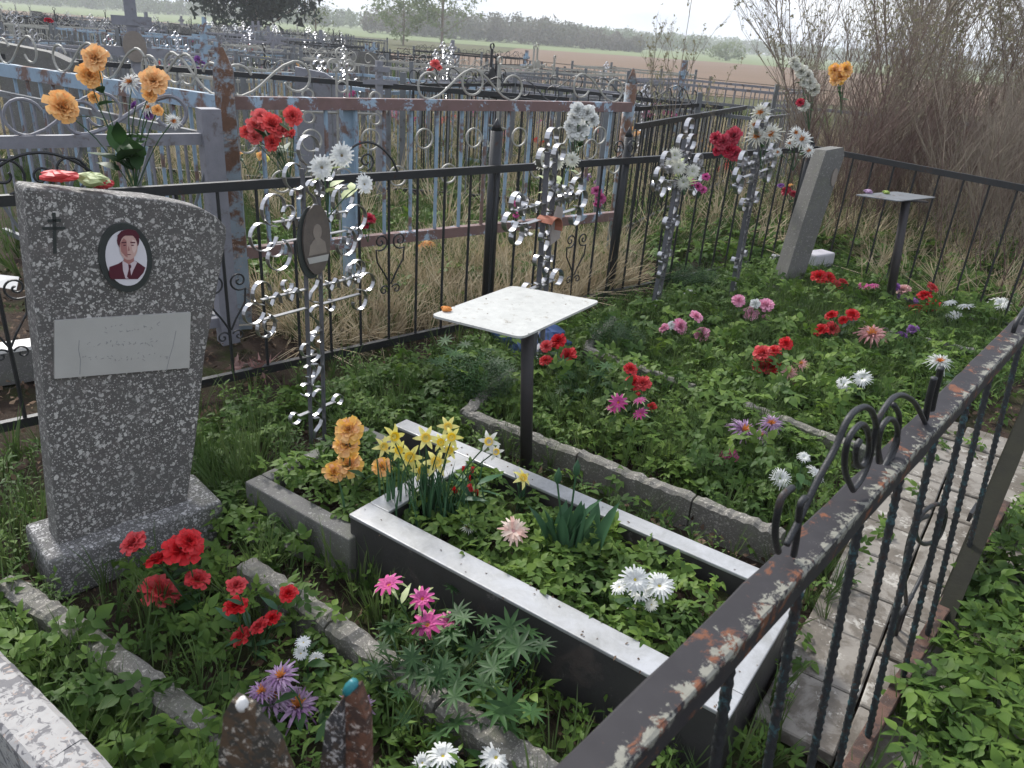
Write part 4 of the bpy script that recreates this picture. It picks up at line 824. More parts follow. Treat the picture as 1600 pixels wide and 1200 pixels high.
# ------------------------------------------------------------------ filigree crosses
CUR = {}
def curl(rad, w):
    k = (round(rad, 3), w)
    if k not in CUR: CUR[k] = MB().ribbon([(rad*math.cos(a)*f, 0, rad*math.sin(a)*f) for a, f in zip(np.linspace(-1.9, 2.9, 16), np.linspace(.62, 1.0, 16))], w, .003).mesh('scroll', M_scroll)
    return CUR[k]
def sfill(hh, w):
    k = ('s', round(hh, 3), w)
    if k not in CUR: CUR[k] = MB().ribbon([(-.020, 0, 0), (.004, 0, .004), (.021, 0, .018), (.012, 0, hh*.42), (-.014, 0, hh*.62), (-.022, 0, hh-.02), (-.006, 0, hh-.005), (.018, 0, hh-.002)], w, .003).mesh('scroll', M_scroll)
    return CUR[k]
def filigree(label, px, py, h, arms, lean=0., lows=(), w=.028, topr=.05):
    b = P(px, py, 0); t = empty('filigree_cross', label, 'cross', (b[0], b[1], -.02), AV, 'filigree crosses at the heads of the near graves', 0, lean)
    for x in (-.034, .034): part('upright', MB().bar((x, 0, 0), (x, 0, h-topr*2.2), w, .006, up=(1, 0, 0)).mesh('upright', M_scroll_d), t)
    z = .05
    while z < h-.2: part('scroll', sfill(.105, w), t, (0, 0, z), None, (1 if int(z*10) % 2 else -1, 1, 1)); z += .115
    for (za, l, r0) in arms:
        for s in (-1, 1):
            for dz in (-.036, .036):
                part('arm_strip', MB().bar((s*.036, 0, za+dz), (s*(l-r0*.8), 0, za+dz), w, .004, up=(0, 0, 1)).mesh('arm_strip', M_scroll), t)
            n = max(1, int((l-r0)/.085))
            for i in range(n): part('scroll', sfill(.07, w), t, (s*(.05+(i+.15)*(l-r0-.05)/n), 0, za+.028), (0, R(90)*s, 0), (1, 1, .9))
            for cx, cz, a in ((l, za, 0), (l-r0*.95, za+r0*1.35, 75), (l-r0*.95, za-r0*1.35, -75)): part('scroll', curl(r0, w), t, (s*cx, 0, cz), (0, R(-a), 0) if s > 0 else (0, R(180+a), 0))
    rq = random.Random(int(px))
    for (za, l, r0) in arms:
        for s in (-1, 1):
            for q_ in range(2 if px < 600 else 4): part('scroll', curl(rq.choice((.026, .034)), w), t, (s*(.06+rq.random()*(l-.05)), rq.uniform(-.012, .012), za+rq.choice((-1, 1))*(.055+rq.random()*.02)), (rq.uniform(-.2, .2), rq.uniform(0, 6.28), rq.uniform(-.2, .2)))
    for q_ in range(7): part('scroll', curl(rq.choice((.024, .032)), w), t, (rq.choice((-1, 1))*rq.uniform(.02, .06), rq.uniform(-.012, .012), rq.uniform(.25, h-.12)), (rq.uniform(-.2, .2), rq.uniform(0, 6.28), 0))
    for cx, cz, a in ((0, h-topr, 90), (-topr*1.25, h-topr*2.5, 150), (topr*1.25, h-topr*2.5, 30)): part('scroll', curl(topr, w), t, (cx, 0, cz), (0, R(-a), 0))
    for (z, l, r0) in lows:
        for s in (-1, 1): part('scroll', curl(r0, w), t, (s*l, 0, z), (0, R(-20) if s > 0 else R(200), 0)); part('arm_strip', MB().bar((s*.036, 0, z), (s*(l-r0*.6), 0, z), w, .004).mesh('arm_strip', M_scroll), t)
    return t
fc1 = filigree('nearest silver filigree cross with a sepia portrait plate and three daisies', 497, 698, 1.235, [(.65, .27, .048), (.91, .215, .062)], .015, [(.19, .11, .03)], .018, .055)
fc2 = filigree('silver filigree cross right behind the white table with a terracotta scrap tied on', 838, 585, 1.235, [(.86, .30, .055)], -.03, [(.50, .13, .055)], .026, .052)
fc3 = filigree('silver filigree cross with cream daisies, third from the left', 1020, 495, 1.235, [(.90, .30, .06)], .10, [(.62, .07, .045), (.42, .06, .03)], .027, .060)
fc4 = filigree('rightmost silver filigree cross with crimson roses, nearest the far headstone', 1142, 475, 1.33, [(.93, .32, .06)], -.03, [(.72, .12, .05), (.35, .10, .03)], .027, .058)
part('portrait_plate', MB().disc((-.01, .87), .062, .125, -.038, -.030, 28).mesh('portrait_plate', M_sepia), fc1)
part('portrait_rim', MB().disc((-.028, .86), .062, .13, -.029, -.022, 28).mesh('portrait_rim', M_frame), fc1)
part('portrait_figure', MB().disc((-.01, .90), .020, .028, -.0405, -.037, 14).prism([(-.052, .82), (.032, .82), (.025, .86), (.005, .875), (-.025, .875), (-.045, .855)], -.0402, -.037).mesh('portrait_figure', M_sepial), fc1)
part('portrait_label', MB().prism([(-.05, .79), (.035, .79), (.04, .812), (-.058, .812)], -.0405, -.037).mesh('portrait_label', M_plaque), fc1)
part('ribbon_scrap', MB().ribbon(circ(-.03, .79, .05, -.4, 2.6, 8, -.03), .09, .003).mesh('ribbon_scrap', basic('terracotta cloth', (.42, .16, .10), (.34, .13, .08), 30, .8)), fc2)
part('portrait_plate', MB().prism([(-.01, .70), (.07, .72), (.08, .86), (.03, .88), (-.01, .80)], -.035, -.028).mesh('portrait_plate', basic('faded card', (.34, .30, .27), (.28, .24, .22), 30, .6)), fc2)

# ------------------------------------------------------------------ far leaning headstone and oddments
q = P(1215, 455, 0); t = empty('headstone', 'narrow grey concrete headstone leaning right with a small oval portrait, far right', 'headstone', (q[0], q[1], 0), AV)
t.rotation_euler = (R(-4), R(3), .30)
part('slab', MB().prism([(-.02, 0), (.13, 0), (.19, .55), (.245, .98), (.22, 1.03), (.09, 1.0), (.035, .55)], -.07, .07).mesh('slab', M_stone2), t)
part('portrait', MB().disc((.20, .83), .022, .060, -.078, -.065, 20).mesh('portrait', M_sepial), t); part('base', MB().box((.06, 0, .02), (.2, .13, .035)).mesh('base', M_stone2), t)
def lump(name, label, cat, loc, h, mat, seed, sub=1.):
    r = np.random.default_rng(seed); V = []; F = []; n, k = 14, 8
    for i in range(k+1):
        ph = math.pi*i/k
        for j in range(n):
            a = 2*math.pi*j/n; w = 1+.22*math.sin(3*a+seed+ph*2)+.12*math.sin(7*a+ph*5)+r.normal(0, .05)*sub; V.append((h[0]*w*math.sin(ph)*math.cos(a), h[1]*w*math.sin(ph)*math.sin(a), h[2]*(1+.1*math.sin(5*a))*math.cos(ph)+h[2]*.8))
    F = [(i*n+j, (i+1)*n+j, (i+1)*n+(j+1) % n, i*n+(j+1) % n) for i in range(k) for j in range(n)]
    o = part(name, MB().add(V, F).mesh(name, mat), None, loc); return tagit(o, label, cat)
lump('plastic_bag', 'crumpled blue plastic bag on the ground behind the white table', 'bag', tuple(P(828, 552, .02)), (.20, .12, .10), M_bag, 3)
t = empty('canister', 'pale plastic block lying beside the far leaning headstone', 'canister', tuple(P(1272, 428, 0)), .6); o = part('body', MB().box((0, 0, .09), (.12, .07, .09)).mesh('body', M_pale), t); md = o.modifiers.new('b', 'BEVEL'); md.width = .015; md.segments = 2
part('cap', MB().tube([(.06, 0, .118), (.06, 0, .14)], .015, 8).mesh('cap', M_pale), t)
o = part('broken_tile', MB().prism([(-.09, 0), (.08, 0), (.08, .10), (-.02, .12)], -.02, .02).mesh('broken_tile', M_pale), None, tuple(P(1208, 420, 0)), (0, 0, .5)); tagit(o, 'pale triangular fragment leaning behind the far leaning headstone', 'stone fragment')
for (px, py, z, m_, lb, s_) in ((697, 486, .66, M_eyer, 'small orange wrapped sweet on the corner of the white table', 1.), (1356, 302, .76, PC['mauve'], 'small lilac flower head on the grey table', 1.5), (1384, 303, .76, M_eyeg, 'small green plastic bud on the grey table', 1.3)):
    lump('sweet' if 'sweet' in lb else 'fallen_bloom', lb, 'sweet' if 'sweet' in lb else 'flower', tuple(P(px, py, z)), (.018*s_, .014*s_, .010*s_), m_, 4)
# white edged low grave left behind the headstone
t = empty('low_grave_border', 'low grey grave border with a white top behind the headstone at the left edge', 'grave border', tuple(P(-20, 545, .15)*[1, 1, 0]), .65)
part('border_stone', MB().box((.2, 0, .06), (.5, .05, .075)).mesh('border_stone', M_stone2), t); part('white_cap', MB().box((.2, 0, .145), (.5, .055, .008)).mesh('white_cap', M_white_p), t)
o = part('paper_sheet', MB().add([(-.08, -.05, .02), (.09, -.04, .0), (.06, .05, .05), (-.10, .04, .06)], [(0, 1, 2, 3)]).mesh('paper_sheet', M_white_p), None, tuple(P(8, 448, .04))); tagit(o, 'white sheet lying near the left edge behind the headstone', 'sheet'); md = o.modifiers.new('s', 'SOLIDIFY'); md.thickness = .004
lw = empty('dried_wreath', 'withered brownish pink wreath on the bare soil behind the black fence', 'wreath', tuple(P(395, 580, .03)))
rr_ = random.Random(4); mb = MB()
for i in range(60): a = rr_.uniform(0, 6.28); d = np.array([.09*math.cos(a), .06*math.sin(a), .02]); e = np.array([rr_.gauss(0, .03) for _ in range(3)]); f = np.array([rr_.gauss(0, .02) for _ in range(3)]); mb.add([d, d+e, d+f], [(0, 1, 2)])
part('petals', mb.mesh('petals', leafmat('withered petals', (.30, .16, .14), (.42, .30, .26), None, .9, .1)), lw, kind='stuff'); part('ring', MB().tube([(x*1., z*.7, .01) for x, y, z in circ(0, 0, .09)], .008, 5).mesh('ring', M_twig), lw)

# ------------------------------------------------------------------ paving by the planter foot
pth = empty('path', None, None, (0, 0, 0)); del_ = None; pth['kind'] = 'structure'; r = random.Random(9)
pa = P(1325, 880, .04); ua, va = UU, VV
for i in range(-3, 7):
    for j in range(-2, 1):
        c = pa+VV*(i*.235+.02*j)-UU*(j*.205-.07)
        o = part('paving_slab', MB().box((0, 0, 0), (.099, .114, .022)).mesh('paving_slab', M_slab) if i == -3 and j == -2 else slab_me, pth, (c[0], c[1], .012+r.uniform(-.004, .004)), (r.uniform(-.02, .02), r.uniform(-.02, .02), math.atan2(UU[1], UU[0])+r.uniform(-.02, .02)))
        if i == -3 and j == -2: slab_me = o.data; slab_me.transform(Matrix.Rotation(0, 4, 'Z'))
        md = o.modifiers.new('b', 'BEVEL'); md.width = .004; md.segments = 1

# ------------------------------------------------------------------ flowers
def pet(L, W, cup, tilt, nl=4, tip=.0, ruff=0., r=None, base=.25):
    # petal leaning out from the axis by tilt; grid nl x 3
    V = []; 
    for i in range(nl+1):
        t = i/nl; w = W*(base+(1-base)*math.sin(min(1, t*1.25)*math.pi/2))*(1-tip*t**2.5)/2; a = tilt*(.25+.75*t)
        x = L*t*math.sin(a); z = L*t*math.cos(a)
        for s in (-1, 0, 1):
            k = cup*abs(s)*w*1.2; rz = ruff*L*(r.gauss(0, 1) if r else 0)*t
            V.append((x-k*math.cos(a)+rz*.5, s*w, z+k*math.sin(a)+rz))
    F = [(i*3+j, i*3+j+1, (i+1)*3+j+1, (i+1)*3+j) for i in range(nl) for j in (0, 1)]; return np.array(V), F
def rotz(V, a): c, s = math.cos(a), math.sin(a); V = np.array(V); return np.stack([V[:, 0]*c-V[:, 1]*s, V[:, 0]*s+V[:, 1]*c, V[:, 2]], 1)
def f_rose(seed):
    r = random.Random(seed); mb = MB()
    for lay, (n, L, W, tl, cup) in enumerate(((4, .62, .40, .12, 1.1), (6, .72, .46, .32, .9), (7, .82, .52, .58, .7), (8, .92, .54, .85, .5), (9, 1.0, .56, 1.12, .4), (9, 1.0, .58, 1.4, .3))):
        for i in range(n): v, f = pet(L*r.uniform(.88, 1.08), W, cup, tl+r.uniform(-.12, .12), 4, .2, .03, r); mb.add(rotz(v, 2*math.pi*(i+.5*lay)/n+r.uniform(-.15, .15)), f)
    for i in range(6): mb.add(rotz([(0, 0, -.25), (.45, -.12, -.12), (.75, 0, -.05), (.45, .12, -.12)], i*1.05), [(0, 1, 2, 3)], 1)
    return mb
def f_daisy(seed, n=20, W=.2, eye=.24, layers=2, tip=.5, tilt=1.45):
    r = random.Random(seed); mb = MB()
    for lay in range(layers):
        for i in range(n): v, f = pet(r.uniform(.82, 1.02)*(1-.13*lay), W, .15, tilt-.22*lay+r.uniform(-.14, .14), 3, tip, .0, r, .45); mb.add(rotz(v, 2*math.pi*(i+.5*lay)/n+r.uniform(-.06, .06)), f)
    k = 10; V = [(0, 0, .16)]+[(eye*q*math.cos(2*math.pi*j/k), eye*q*math.sin(2*math.pi*j/k), h) for q, h in ((.55, .14), (1, .03)) for j in range(k)]
    mb.add(V, [(0, 1+j, 1+(j+1) % k) for j in range(k)]+[(1+j, 1+k+j, 1+k+(j+1) % k, 1+(j+1) % k) for j in range(k)], 1)
    return mb
def f_chrys(seed, n=15, layers=5, W=.16):
    r = random.Random(seed); mb = MB()
    for lay in range(layers):
        for i in range(n-lay): v, f = pet((1-.10*lay)*r.uniform(.80, 1.08), W*1.25, .5, 1.6-.27*lay+r.uniform(-.2, .2), 3, .85, .03, r, .5); mb.add(rotz(v, 2*math.pi*(i+.37*lay)/(n-lay)), f, 0 if (lay < 4) else 1)
    return mb
def f_daff(seed):
    r = random.Random(seed); mb = MB()
    for i in range(6): v, f = pet(1., .52, .15, 1.5+r.uniform(-.12, .12), 4, .9, .02, r, .4); mb.add(rotz(v, i*math.pi/3+r.uniform(-.08, .08)), f)
    k = 12; V = []
    for q, h in ((.16, 0), (.2, .2), (.25, .38), (.36, .47)): V += [(q*math.cos(2*math.pi*j/k), q*math.sin(2*math.pi*j/k), h+(.04*(j % 2) if q > .3 else 0)) for j in range(k)]
    mb.add(V, [(i*k+j, i*k+(j+1) % k, (i+1)*k+(j+1) % k, (i+1)*k+j) for i in range(3) for j in range(k)], 1); return mb
def f_tulip(seed):
    r = random.Random(seed); mb = MB()
    for i in range(6): v, f = pet(1.3, .75, .8, .32+.1*(i % 2), 5, .75, 0, r, .5); mb.add(rotz(v, i*math.pi/3), f)
    return mb
def f_star(seed):
    r = random.Random(seed); mb = MB()
    for i in range(7): v, f = pet(1., .26, .3, 1.75, 4, .85, .01, r, .4); mb.add(rotz(v, i*math.pi/3.5+.3), f, 1)
    for i in range(10): v, f = pet(.80, .36, .3, 1.35, 3, .7, .01, r, .4); mb.add(rotz(v, i*math.pi/5), f, 0)
    for i in range(8): v, f = pet(.25, .1, .2, .8, 2, .6, 0, r, .4); mb.add(rotz(v, i*math.pi/4), f, 2)
    return mb
FM = {}
def fmesh(kind, col):
    k = (kind, col)
    if k not in FM:
        mk = {'rose': (f_rose, M_stem), 'daisy': (f_daisy, M_eye), 'gdaisy': (lambda s: f_daisy(s, 22, .15, .2, 3, .7), M_eyeg), 'bdaisy': (lambda s: f_daisy(s, 18, .2, .3, 2), M_eyeb), 'pdaisy': (lambda s: f_daisy(s, 13, .27, .3, 2, .75), PC['salmon']),
              'chrys': (f_chrys, M_eyer), 'chrysw': (lambda s: f_chrys(s, 17, 5, .12), M_eyer), 'daff': (f_daff, PC['gold']), 'tulip': (f_tulip, M_stem), 'star': (f_star, None)}[kind]
        L = []
        for s in range(3):
            mb = mk[0](s*7+len(kind)); ms = [PC[col], mk[1]] if kind != 'star' else [PC[col], PC['lime'], M_eyer]; L.append(mb.mesh('flower_'+kind, ms, kind in ('tulip', 'daff')))
        FM[k] = L
    return FM[k]
LEAFM = {}
def leafmesh(L, W, mat):
    k = (L, W, mat.name)
    if k not in LEAFM:
        v, f = leaflet(L, W, .2, .35, 4); LEAFM[k] = fast_mesh('leaf', v, f, mat)
    return LEAFM[k]
camp = np.array([0, 0, H])
def bouquet(label, cat, bpx, heads, kind, col, z0=0., Y=None, up=.8, face=.6, leaves=5, leaf=(.06, .028, None), stemr=.0022, name=None, jit=.02, group=None):
    b = P(bpx[0], bpx[1], z0) if Y is None else PY(bpx[0], bpx[1], Y); r = random.Random(int(bpx[0]*31+bpx[1])); t = empty(name or 'flower_bunch', label, cat, tuple(b), 0, group); smb = MB()
    for i, hd_ in enumerate(heads):
        px, py, d = hd_[:3]; kd = hd_[3] if len(hd_) > 3 else kind; cl = hd_[4] if len(hd_) > 4 else col
        p = PY(px, py, b[1]+r.uniform(-jit, jit)); dep = (p-camp) @ CD; rad = d*dep/FPX/2*{'daff': 1.3, 'star': 1.3, 'chrys': 1.2, 'chrysw': 1.2, 'rose': 1.1}.get(kd, 1.06); tc_ = camp-p; tc_ /= np.linalg.norm(tc_)
        rad *= r.uniform(.88, 1.14); dr = tc_*face+np.array([r.gauss(0, .42), r.gauss(0, .32), up]); dr /= np.linalg.norm(dr); q = Vector(dr).to_track_quat('Z', 'Y'); me = fmesh(kd, cl)[r.randrange(3)]
        loc = p-b-dr*rad*(.35 if kd in ('rose', 'tulip') else .1); e = q.to_euler(); part('flower', me, t, tuple(loc), e, rad)
        mid = loc*.55+np.array([r.gauss(0, .008), r.gauss(0, .008), 0]); mid[2] = loc[2]*.62; smb.tube(curve([np.zeros(3)-[0, 0, .02], mid, loc], 4), stemr, 5)
        if leaves and i < 5:
            for k in range(2): part('leaf', leafmesh(leaf[0], leaf[1], leaf[2] or M_dark), t, tuple(mid*(.7+.5*k)), (r.uniform(-.4, .4), r.uniform(-.9, -.1), r.uniform(0, 6.28)), r.uniform(.7, 1.2))
    part('stems', smb.mesh('stems', M_stem), t)
    return t
B = bouquet; F_ = 'flowers'
B('big red plastic roses right in front of the terrazzo headstone', F_, (315, 965), [(208, 848, 42), (285, 857, 62), (248, 874, 38), (252, 924, 68), (308, 905, 42), (296, 845, 40)], 'rose', 'red', leaves=5)
B('loose red plastic tulips in the middle of the headstone bed', F_, (400, 1030), [(369, 914, 34), (368, 946, 36), (450, 927, 32), (405, 978, 34), (376, 994, 36), (425, 965, 26)], 'rose', 'red', up=1.2, face=.3, leaf=(.07, .02, M_blade))
B('three small white daisies beside the mauve chrysanthemums', F_, (485, 1070), [(474, 1004, 27), (470, 1021, 27), (494, 1029, 26)], 'daisy', 'white')
B('mauve plastic chrysanthemums behind the rusty post tips', F_, (480, 1150), [(440, 1060, 60), (428, 1090, 62), (464, 1106, 68), (556, 1108, 56), (410, 1082, 40)], 'chrys', 'mauve', jit=.04)
B('magenta and lime star shaped plastic lilies beside the silver planter', F_, (668, 1030), [(608, 915, 44), (660, 936, 44), (668, 977, 50), (702, 972, 38)], 'star', 'magenta', leaf=(.06, .02, PC['lime']))
B('yellow orange plastic peonies at the head border of the planter', F_, (548, 775), [(545, 671, 40), (541, 694, 46), (522, 738, 36), (545, 725, 44), (597, 730, 32)], 'rose', 'amber', .12, jit=.03)
B('white and pink daisy in the middle of the silver planter', F_, (806, 885), [(802, 830, 48)], 'pdaisy', 'peach', .14, leaf=(.05, .03, M_leaf))
B('small faded white daisy in the silver planter left of the pink centred one', F_, (735, 862), [(732, 826, 24, 'chrysw', 'cream'), (745, 846, 16, 'rose', 'lime')], 'chrysw', 'cream', .14)
B('bunch of bright white daisies at the foot of the silver planter', F_, (1000, 985), [(1030, 916, 50), (992, 906, 44), (968, 918, 34), (1000, 928, 40), (990, 950, 30, 'daisy', 'cream'), (1018, 945, 28, 'daisy', 'cream')], 'daisy', 'white', .14, face=.8)
B('red tulips half open behind the daffodils', F_, (738, 815), [(724, 734, 14), (738, 736, 15), (733, 750, 14), (712, 768, 17), (736, 765, 20), (745, 772, 15)], 'tulip', 'red', .14, up=1.4, face=.1, leaf=(.09, .02, M_blade))
# daffodil clump
dc = B('clump of yellow daffodils growing in the silver planter', 'daffodils', (672, 812), [(614, 682, 30), (598, 698, 30), (623, 704, 30), (641, 715, 34), (660, 735, 28), (681, 724, 34), (665, 684, 34), (700, 667, 26), (706, 684, 30), (689, 692, 28), (701, 704, 24), (765, 690, 26, 'daff', 'cream'), (774, 706, 26, 'daff', 'cream')], 'daff', 'yellow', .14, face=1.1, up=.15, leaves=0, name='daffodil_clump', jit=.10)
def blades(parent, n, h, w, spread, seed, mat, lean=.25):
    r = random.Random(seed)
    for i in range(n):
        a = r.uniform(0, 6.28); L = h*r.uniform(.6, 1.1); mb = MB(); V = []; le = lean*r.uniform(.2, 1.5)*L; k = 6; tw = r.uniform(0, 3.14)
        for j in range(k+1):
            t = j/k; ww = w*math.sin(math.pi*min(1, .25+t*.75))**.6*(1 if t < 1 else .05)/2; x = le*t*t; z = L*(t-.12*t*t*lean*3)
            V += [(x-ww*math.sin(tw)*.3, -ww, z), (x+ww*.35, 0, z), (x-ww*math.sin(tw)*.3, ww, z)]
        mb.add(V, [(j*3+s, j*3+s+1, (j+1)*3+s+1, (j+1)*3+s) for j in range(k) for s in (0, 1)])
        part('leaf', mb.mesh('leaf', mat, True), parent, (spread[0]*r.gauss(0, .5), spread[1]*r.gauss(0, .5), -.02), (0, 0, a))
blades(dc, 110, .26, .008, (.15, .09), 3, M_blade, .18)
d2 = B('single daffodil beside the black table pole', 'daffodils', (812, 800), [(815, 748, 28)], 'daff', 'yellow', .14, face=.5, up=.4, leaves=0, name='daffodil')
blades(d2, 7, .16, .008, (.02, .02), 8, M_blade, .3)
tp = empty('tulip_plant', 'broad leaved tulip plant with two closed green buds in the planter', 'tulip', tuple(P(882, 880, .14))); blades(tp, 17, .25, .05, (.06, .05), 11, M_blade, .28)
for px, py in ((872, 745), (901, 733)):
    p = PY(px, py, P(882, 880, .14)[1])-P(882, 880, .14); part('bud', MB().tube([p-[0, 0, .022], p-[0, 0, .012], p+[0, 0, .008], p+[0, 0, .03]], [.004, .0105, .010, .001], 8).mesh('bud', M_blade, True), tp); part('stem', MB().tube([(0, 0, 0), p*.6, p-[0, 0, .02]], .003, 5).mesh('stem', M_blade), tp)
B('red roses beside the pole of the white table', F_, (868, 605), [(872, 532, 26), (853, 541, 22), (852, 563, 22), (887, 556, 30)], 'rose', 'red')
B('red roses above the striped purple stars in the second bed', F_, (1000, 668), [(985, 576, 22), (991, 598, 28), (1004, 598, 24), (1018, 636, 18), (998, 620, 18)], 'rose', 'red')
B('purple and white striped star flowers below the red roses', F_, (985, 690), [(966, 629, 28), (1000, 627, 22), (1001, 647, 24), (957, 641, 22)], 'star', 'magenta')
B('pale mauve chrysanthemums in the second bed', F_, (1180, 725), [(1160, 675, 46), (1205, 663, 34), (1188, 682, 34)], 'chrysw', 'mauve')
B('magenta flower low in front of the pale mauve chrysanthemums', F_, (1138, 745), [(1126, 717, 24), (1140, 712, 24)], 'rose', 'magenta')
B('white spiky daisies left of the front fence scrolls', F_, (1245, 805), [(1219, 748, 40), (1273, 741, 38), (1256, 715, 22)], 'gdaisy', 'white')
B('pink peonies in the third bed near the table', F_, (1078, 552), [(1063, 510, 24), (1096, 523, 28), (1038, 512, 16), (1088, 494, 22), (1050, 508, 14, 'rose', 'white')], 'rose', 'pink')
B('pink roses in front of the rightmost filigree cross', F_, (1178, 522), [(1154, 470, 20), (1173, 490, 22), (1197, 476, 24), (1197, 497, 16), (1180, 474, 14, 'rose', 'white')], 'rose', 'pink')
B('red roses in the third bed left of the salmon blooms', F_, (1202, 602), [(1191, 551, 30), (1208, 548, 20), (1228, 536, 19), (1190, 573, 26), (1206, 573, 26), (1215, 556, 16)], 'rose', 'red')
B('pale salmon chrysanthemums beside the white daisies in the third bed', F_, (1242, 625), [(1232, 583, 26), (1252, 570, 24), (1238, 597, 22)], 'chrys', 'salmon')
B('red carnations midway to the grey table', F_, (1310, 548), [(1299, 492, 18), (1332, 491, 20), (1317, 500, 17), (1283, 515, 22), (1300, 513, 24)], 'rose', 'red')
B('single large salmon pink chrysanthemum in the fourth bed', F_, (1362, 560), [(1362, 525, 40)], 'chrys', 'salmon')
B('violet irises in front of the low far border', F_, (1416, 548), [(1409, 527, 18), (1426, 514, 18)], 'rose', 'purple')
B('two white daisies in the third bed right of the salmon flowers', F_, (1335, 635), [(1318, 601, 32), (1347, 592, 36)], 'gdaisy', 'white')
B('tiny violet flower beside the two white daisies', F_, (1381, 622), [(1381, 608, 14)], 'rose', 'purple')
B('white spiky flower on a green tube at the front fence', F_, (1468, 625), [(1467, 567, 36)], 'chrysw', 'white')
B('red roses at the foot of the far leaning headstone', F_, (1298, 474), [(1280, 432, 24), (1295, 433, 22), (1303, 448, 24), (1318, 441, 18)], 'rose', 'red')
B('two purple pink daisies left of the grey table pole', F_, (1358, 474), [(1349, 448, 20), (1365, 448, 20)], 'star', 'magenta')
B('dark violet and pink flowers right of the grey table pole', F_, (1415, 488), [(1412, 452, 20, 'rose', 'salmon'), (1408, 466, 20), (1422, 472, 22), (1400, 448, 14)], 'rose', 'purple')
B('red roses right of the grey table pole', F_, (1445, 505), [(1445, 461, 20), (1457, 449, 18), (1432, 485, 26), (1457, 477, 20)], 'rose', 'red')
B('bunch of white daisies near the thicket', F_, (1505, 520), [(1509, 480, 28), (1490, 494, 26), (1520, 497, 18), (1484, 474, 20)], 'daisy', 'white')
B('pale teal and white flower at the right end of the far bed', F_, (1562, 502), [(1562, 476, 32)], 'gdaisy', 'white')
B('small faded pink blossoms among grass in the third bed', F_, (1250, 520), [(1238, 506, 12, 'rose', 'salmon'), (1268, 505, 16)], 'rose', 'peach')
B('white daisies at the bottom edge beside the front fence', F_, (735, 1225), [(692, 1182, 54), (775, 1184, 50), (660, 1192, 30)], 'daisy', 'white', up=1.)
B('small white starry blossoms by the third filigree cross', F_, (1078, 475), [(1078, 454, 12), (1086, 458, 10), (1070, 460, 10)], 'daisy', 'white', leaves=0)
# flowers tied to fences and crosses
B('orange plastic carnations with white asters towering over the headstone', F_, (210, 292), [(98, 167, 46), (148, 90, 38), (140, 118, 42), (146, 152, 18), (240, 126, 40), (234, 148, 26), (246, 172, 16), (205, 130, 34, 'chrysw', 'white'), (234, 170, 30, 'chrysw', 'white'), (270, 190, 22, 'chrysw', 'white'), (209, 164, 14, 'rose', 'purple'), (232, 180, 16, 'rose', 'purple')], 'rose', 'orange', Y=3.02, leaf=(.13, .05, M_dark), face=.9, up=.4)
B('coral red plastic carnations tied to the black fence', F_, (452, 275), [(400, 196, 36), (425, 194, 42), (457, 181, 32), (408, 184, 30), (398, 214, 22), (425, 222, 26), (456, 208, 16), (440, 205, 28), (386, 206, 24)], 'rose', 'coral', Y=3.46, leaf=(.12, .03, M_dark), face=.9, up=.4)
B('three white daisies with grey eyes on the nearest filigree cross', F_, (512, 330), [(503, 262, 40), (534, 243, 40), (569, 288, 36)], 'bdaisy', 'white', Y=2.62, leaf=(.07, .04, PC['lime']), face=1.2, up=.1)
B('white daisies tied to the filigree cross behind the table', F_, (862, 310), [(849, 252, 30), (870, 254, 26), (894, 250, 28), (855, 300, 16)], 'bdaisy', 'cream', Y=3.66, leaf=(.07, .035, PC['lime']), face=1.2, up=.1)
B('fluffy white roses rising right of the filigree cross behind the table', F_, (896, 262), [(903, 172, 22), (918, 176, 26), (898, 184, 22), (926, 186, 22), (905, 203, 30), (890, 197, 20), (893, 212, 16)], 'rose', 'white', Y=3.7, face=.9, up=.3)
B('cream daisies with green leaves on the third filigree cross', F_, (1070, 300), [(1054, 243, 26), (1060, 262, 30), (1048, 255, 22), (1082, 268, 26), (1068, 285, 24)], 'gdaisy', 'cream', Y=4.62, leaf=(.08, .04, PC['lime']), face=1.2, up=.1)
B('crimson roses between the two farther filigree crosses', F_, (1145, 262), [(1118, 215, 20), (1130, 222, 24), (1146, 212, 24), (1138, 234, 22), (1148, 240, 20), (1120, 236, 14)], 'rose', 'crimson', Y=4.95, face=1.1, up=.2)
B('cream asters on the rightmost filigree cross', F_, (1190, 262), [(1183, 213, 36), (1205, 210, 30), (1189, 176, 26), (1180, 195, 26)], 'chrysw', 'cream', Y=5.0, face=1.1, up=.2)
B('white lilies between the rightmost filigree cross and the far headstone', F_, (1240, 262), [(1243, 208, 22), (1254, 219, 26), (1262, 236, 20), (1235, 224, 16), (1215, 238, 14)], 'chrys', 'white', Y=5.2, face=1.1, up=.2)
B('small magenta blossoms hanging on the third filigree cross', F_, (1092, 305), [(1078, 284, 14), (1091, 291, 14), (1103, 276, 14), (1098, 296, 12)], 'rose', 'magenta', Y=4.66, leaves=0)
B('magenta flowers behind the black fence right of the white roses', F_, (938, 330), [(932, 298, 16), (938, 310, 16), (933, 320, 12)], 'rose', 'magenta', Y=4.9, leaves=2)
B('single red flower behind the nearest filigree cross', F_, (575, 372), [(577, 341, 20), (572, 350, 14)], 'rose', 'crimson', Y=3.6, leaves=2)
B('small pink flowers at the left arm of the filigree cross behind the table', F_, (808, 340), [(806, 318, 12), (812, 328, 10), (806, 336, 9)], 'rose', 'magenta', Y=3.9, leaves=0)
B('orange and yellow plastic flowers on a far cross in front of the thicket', F_, (1315, 175), [(1304, 110, 24), (1322, 108, 26), (1313, 120, 24), (1304, 126, 14)], 'rose', 'amber', Y=6.6, face=.8, up=.4)
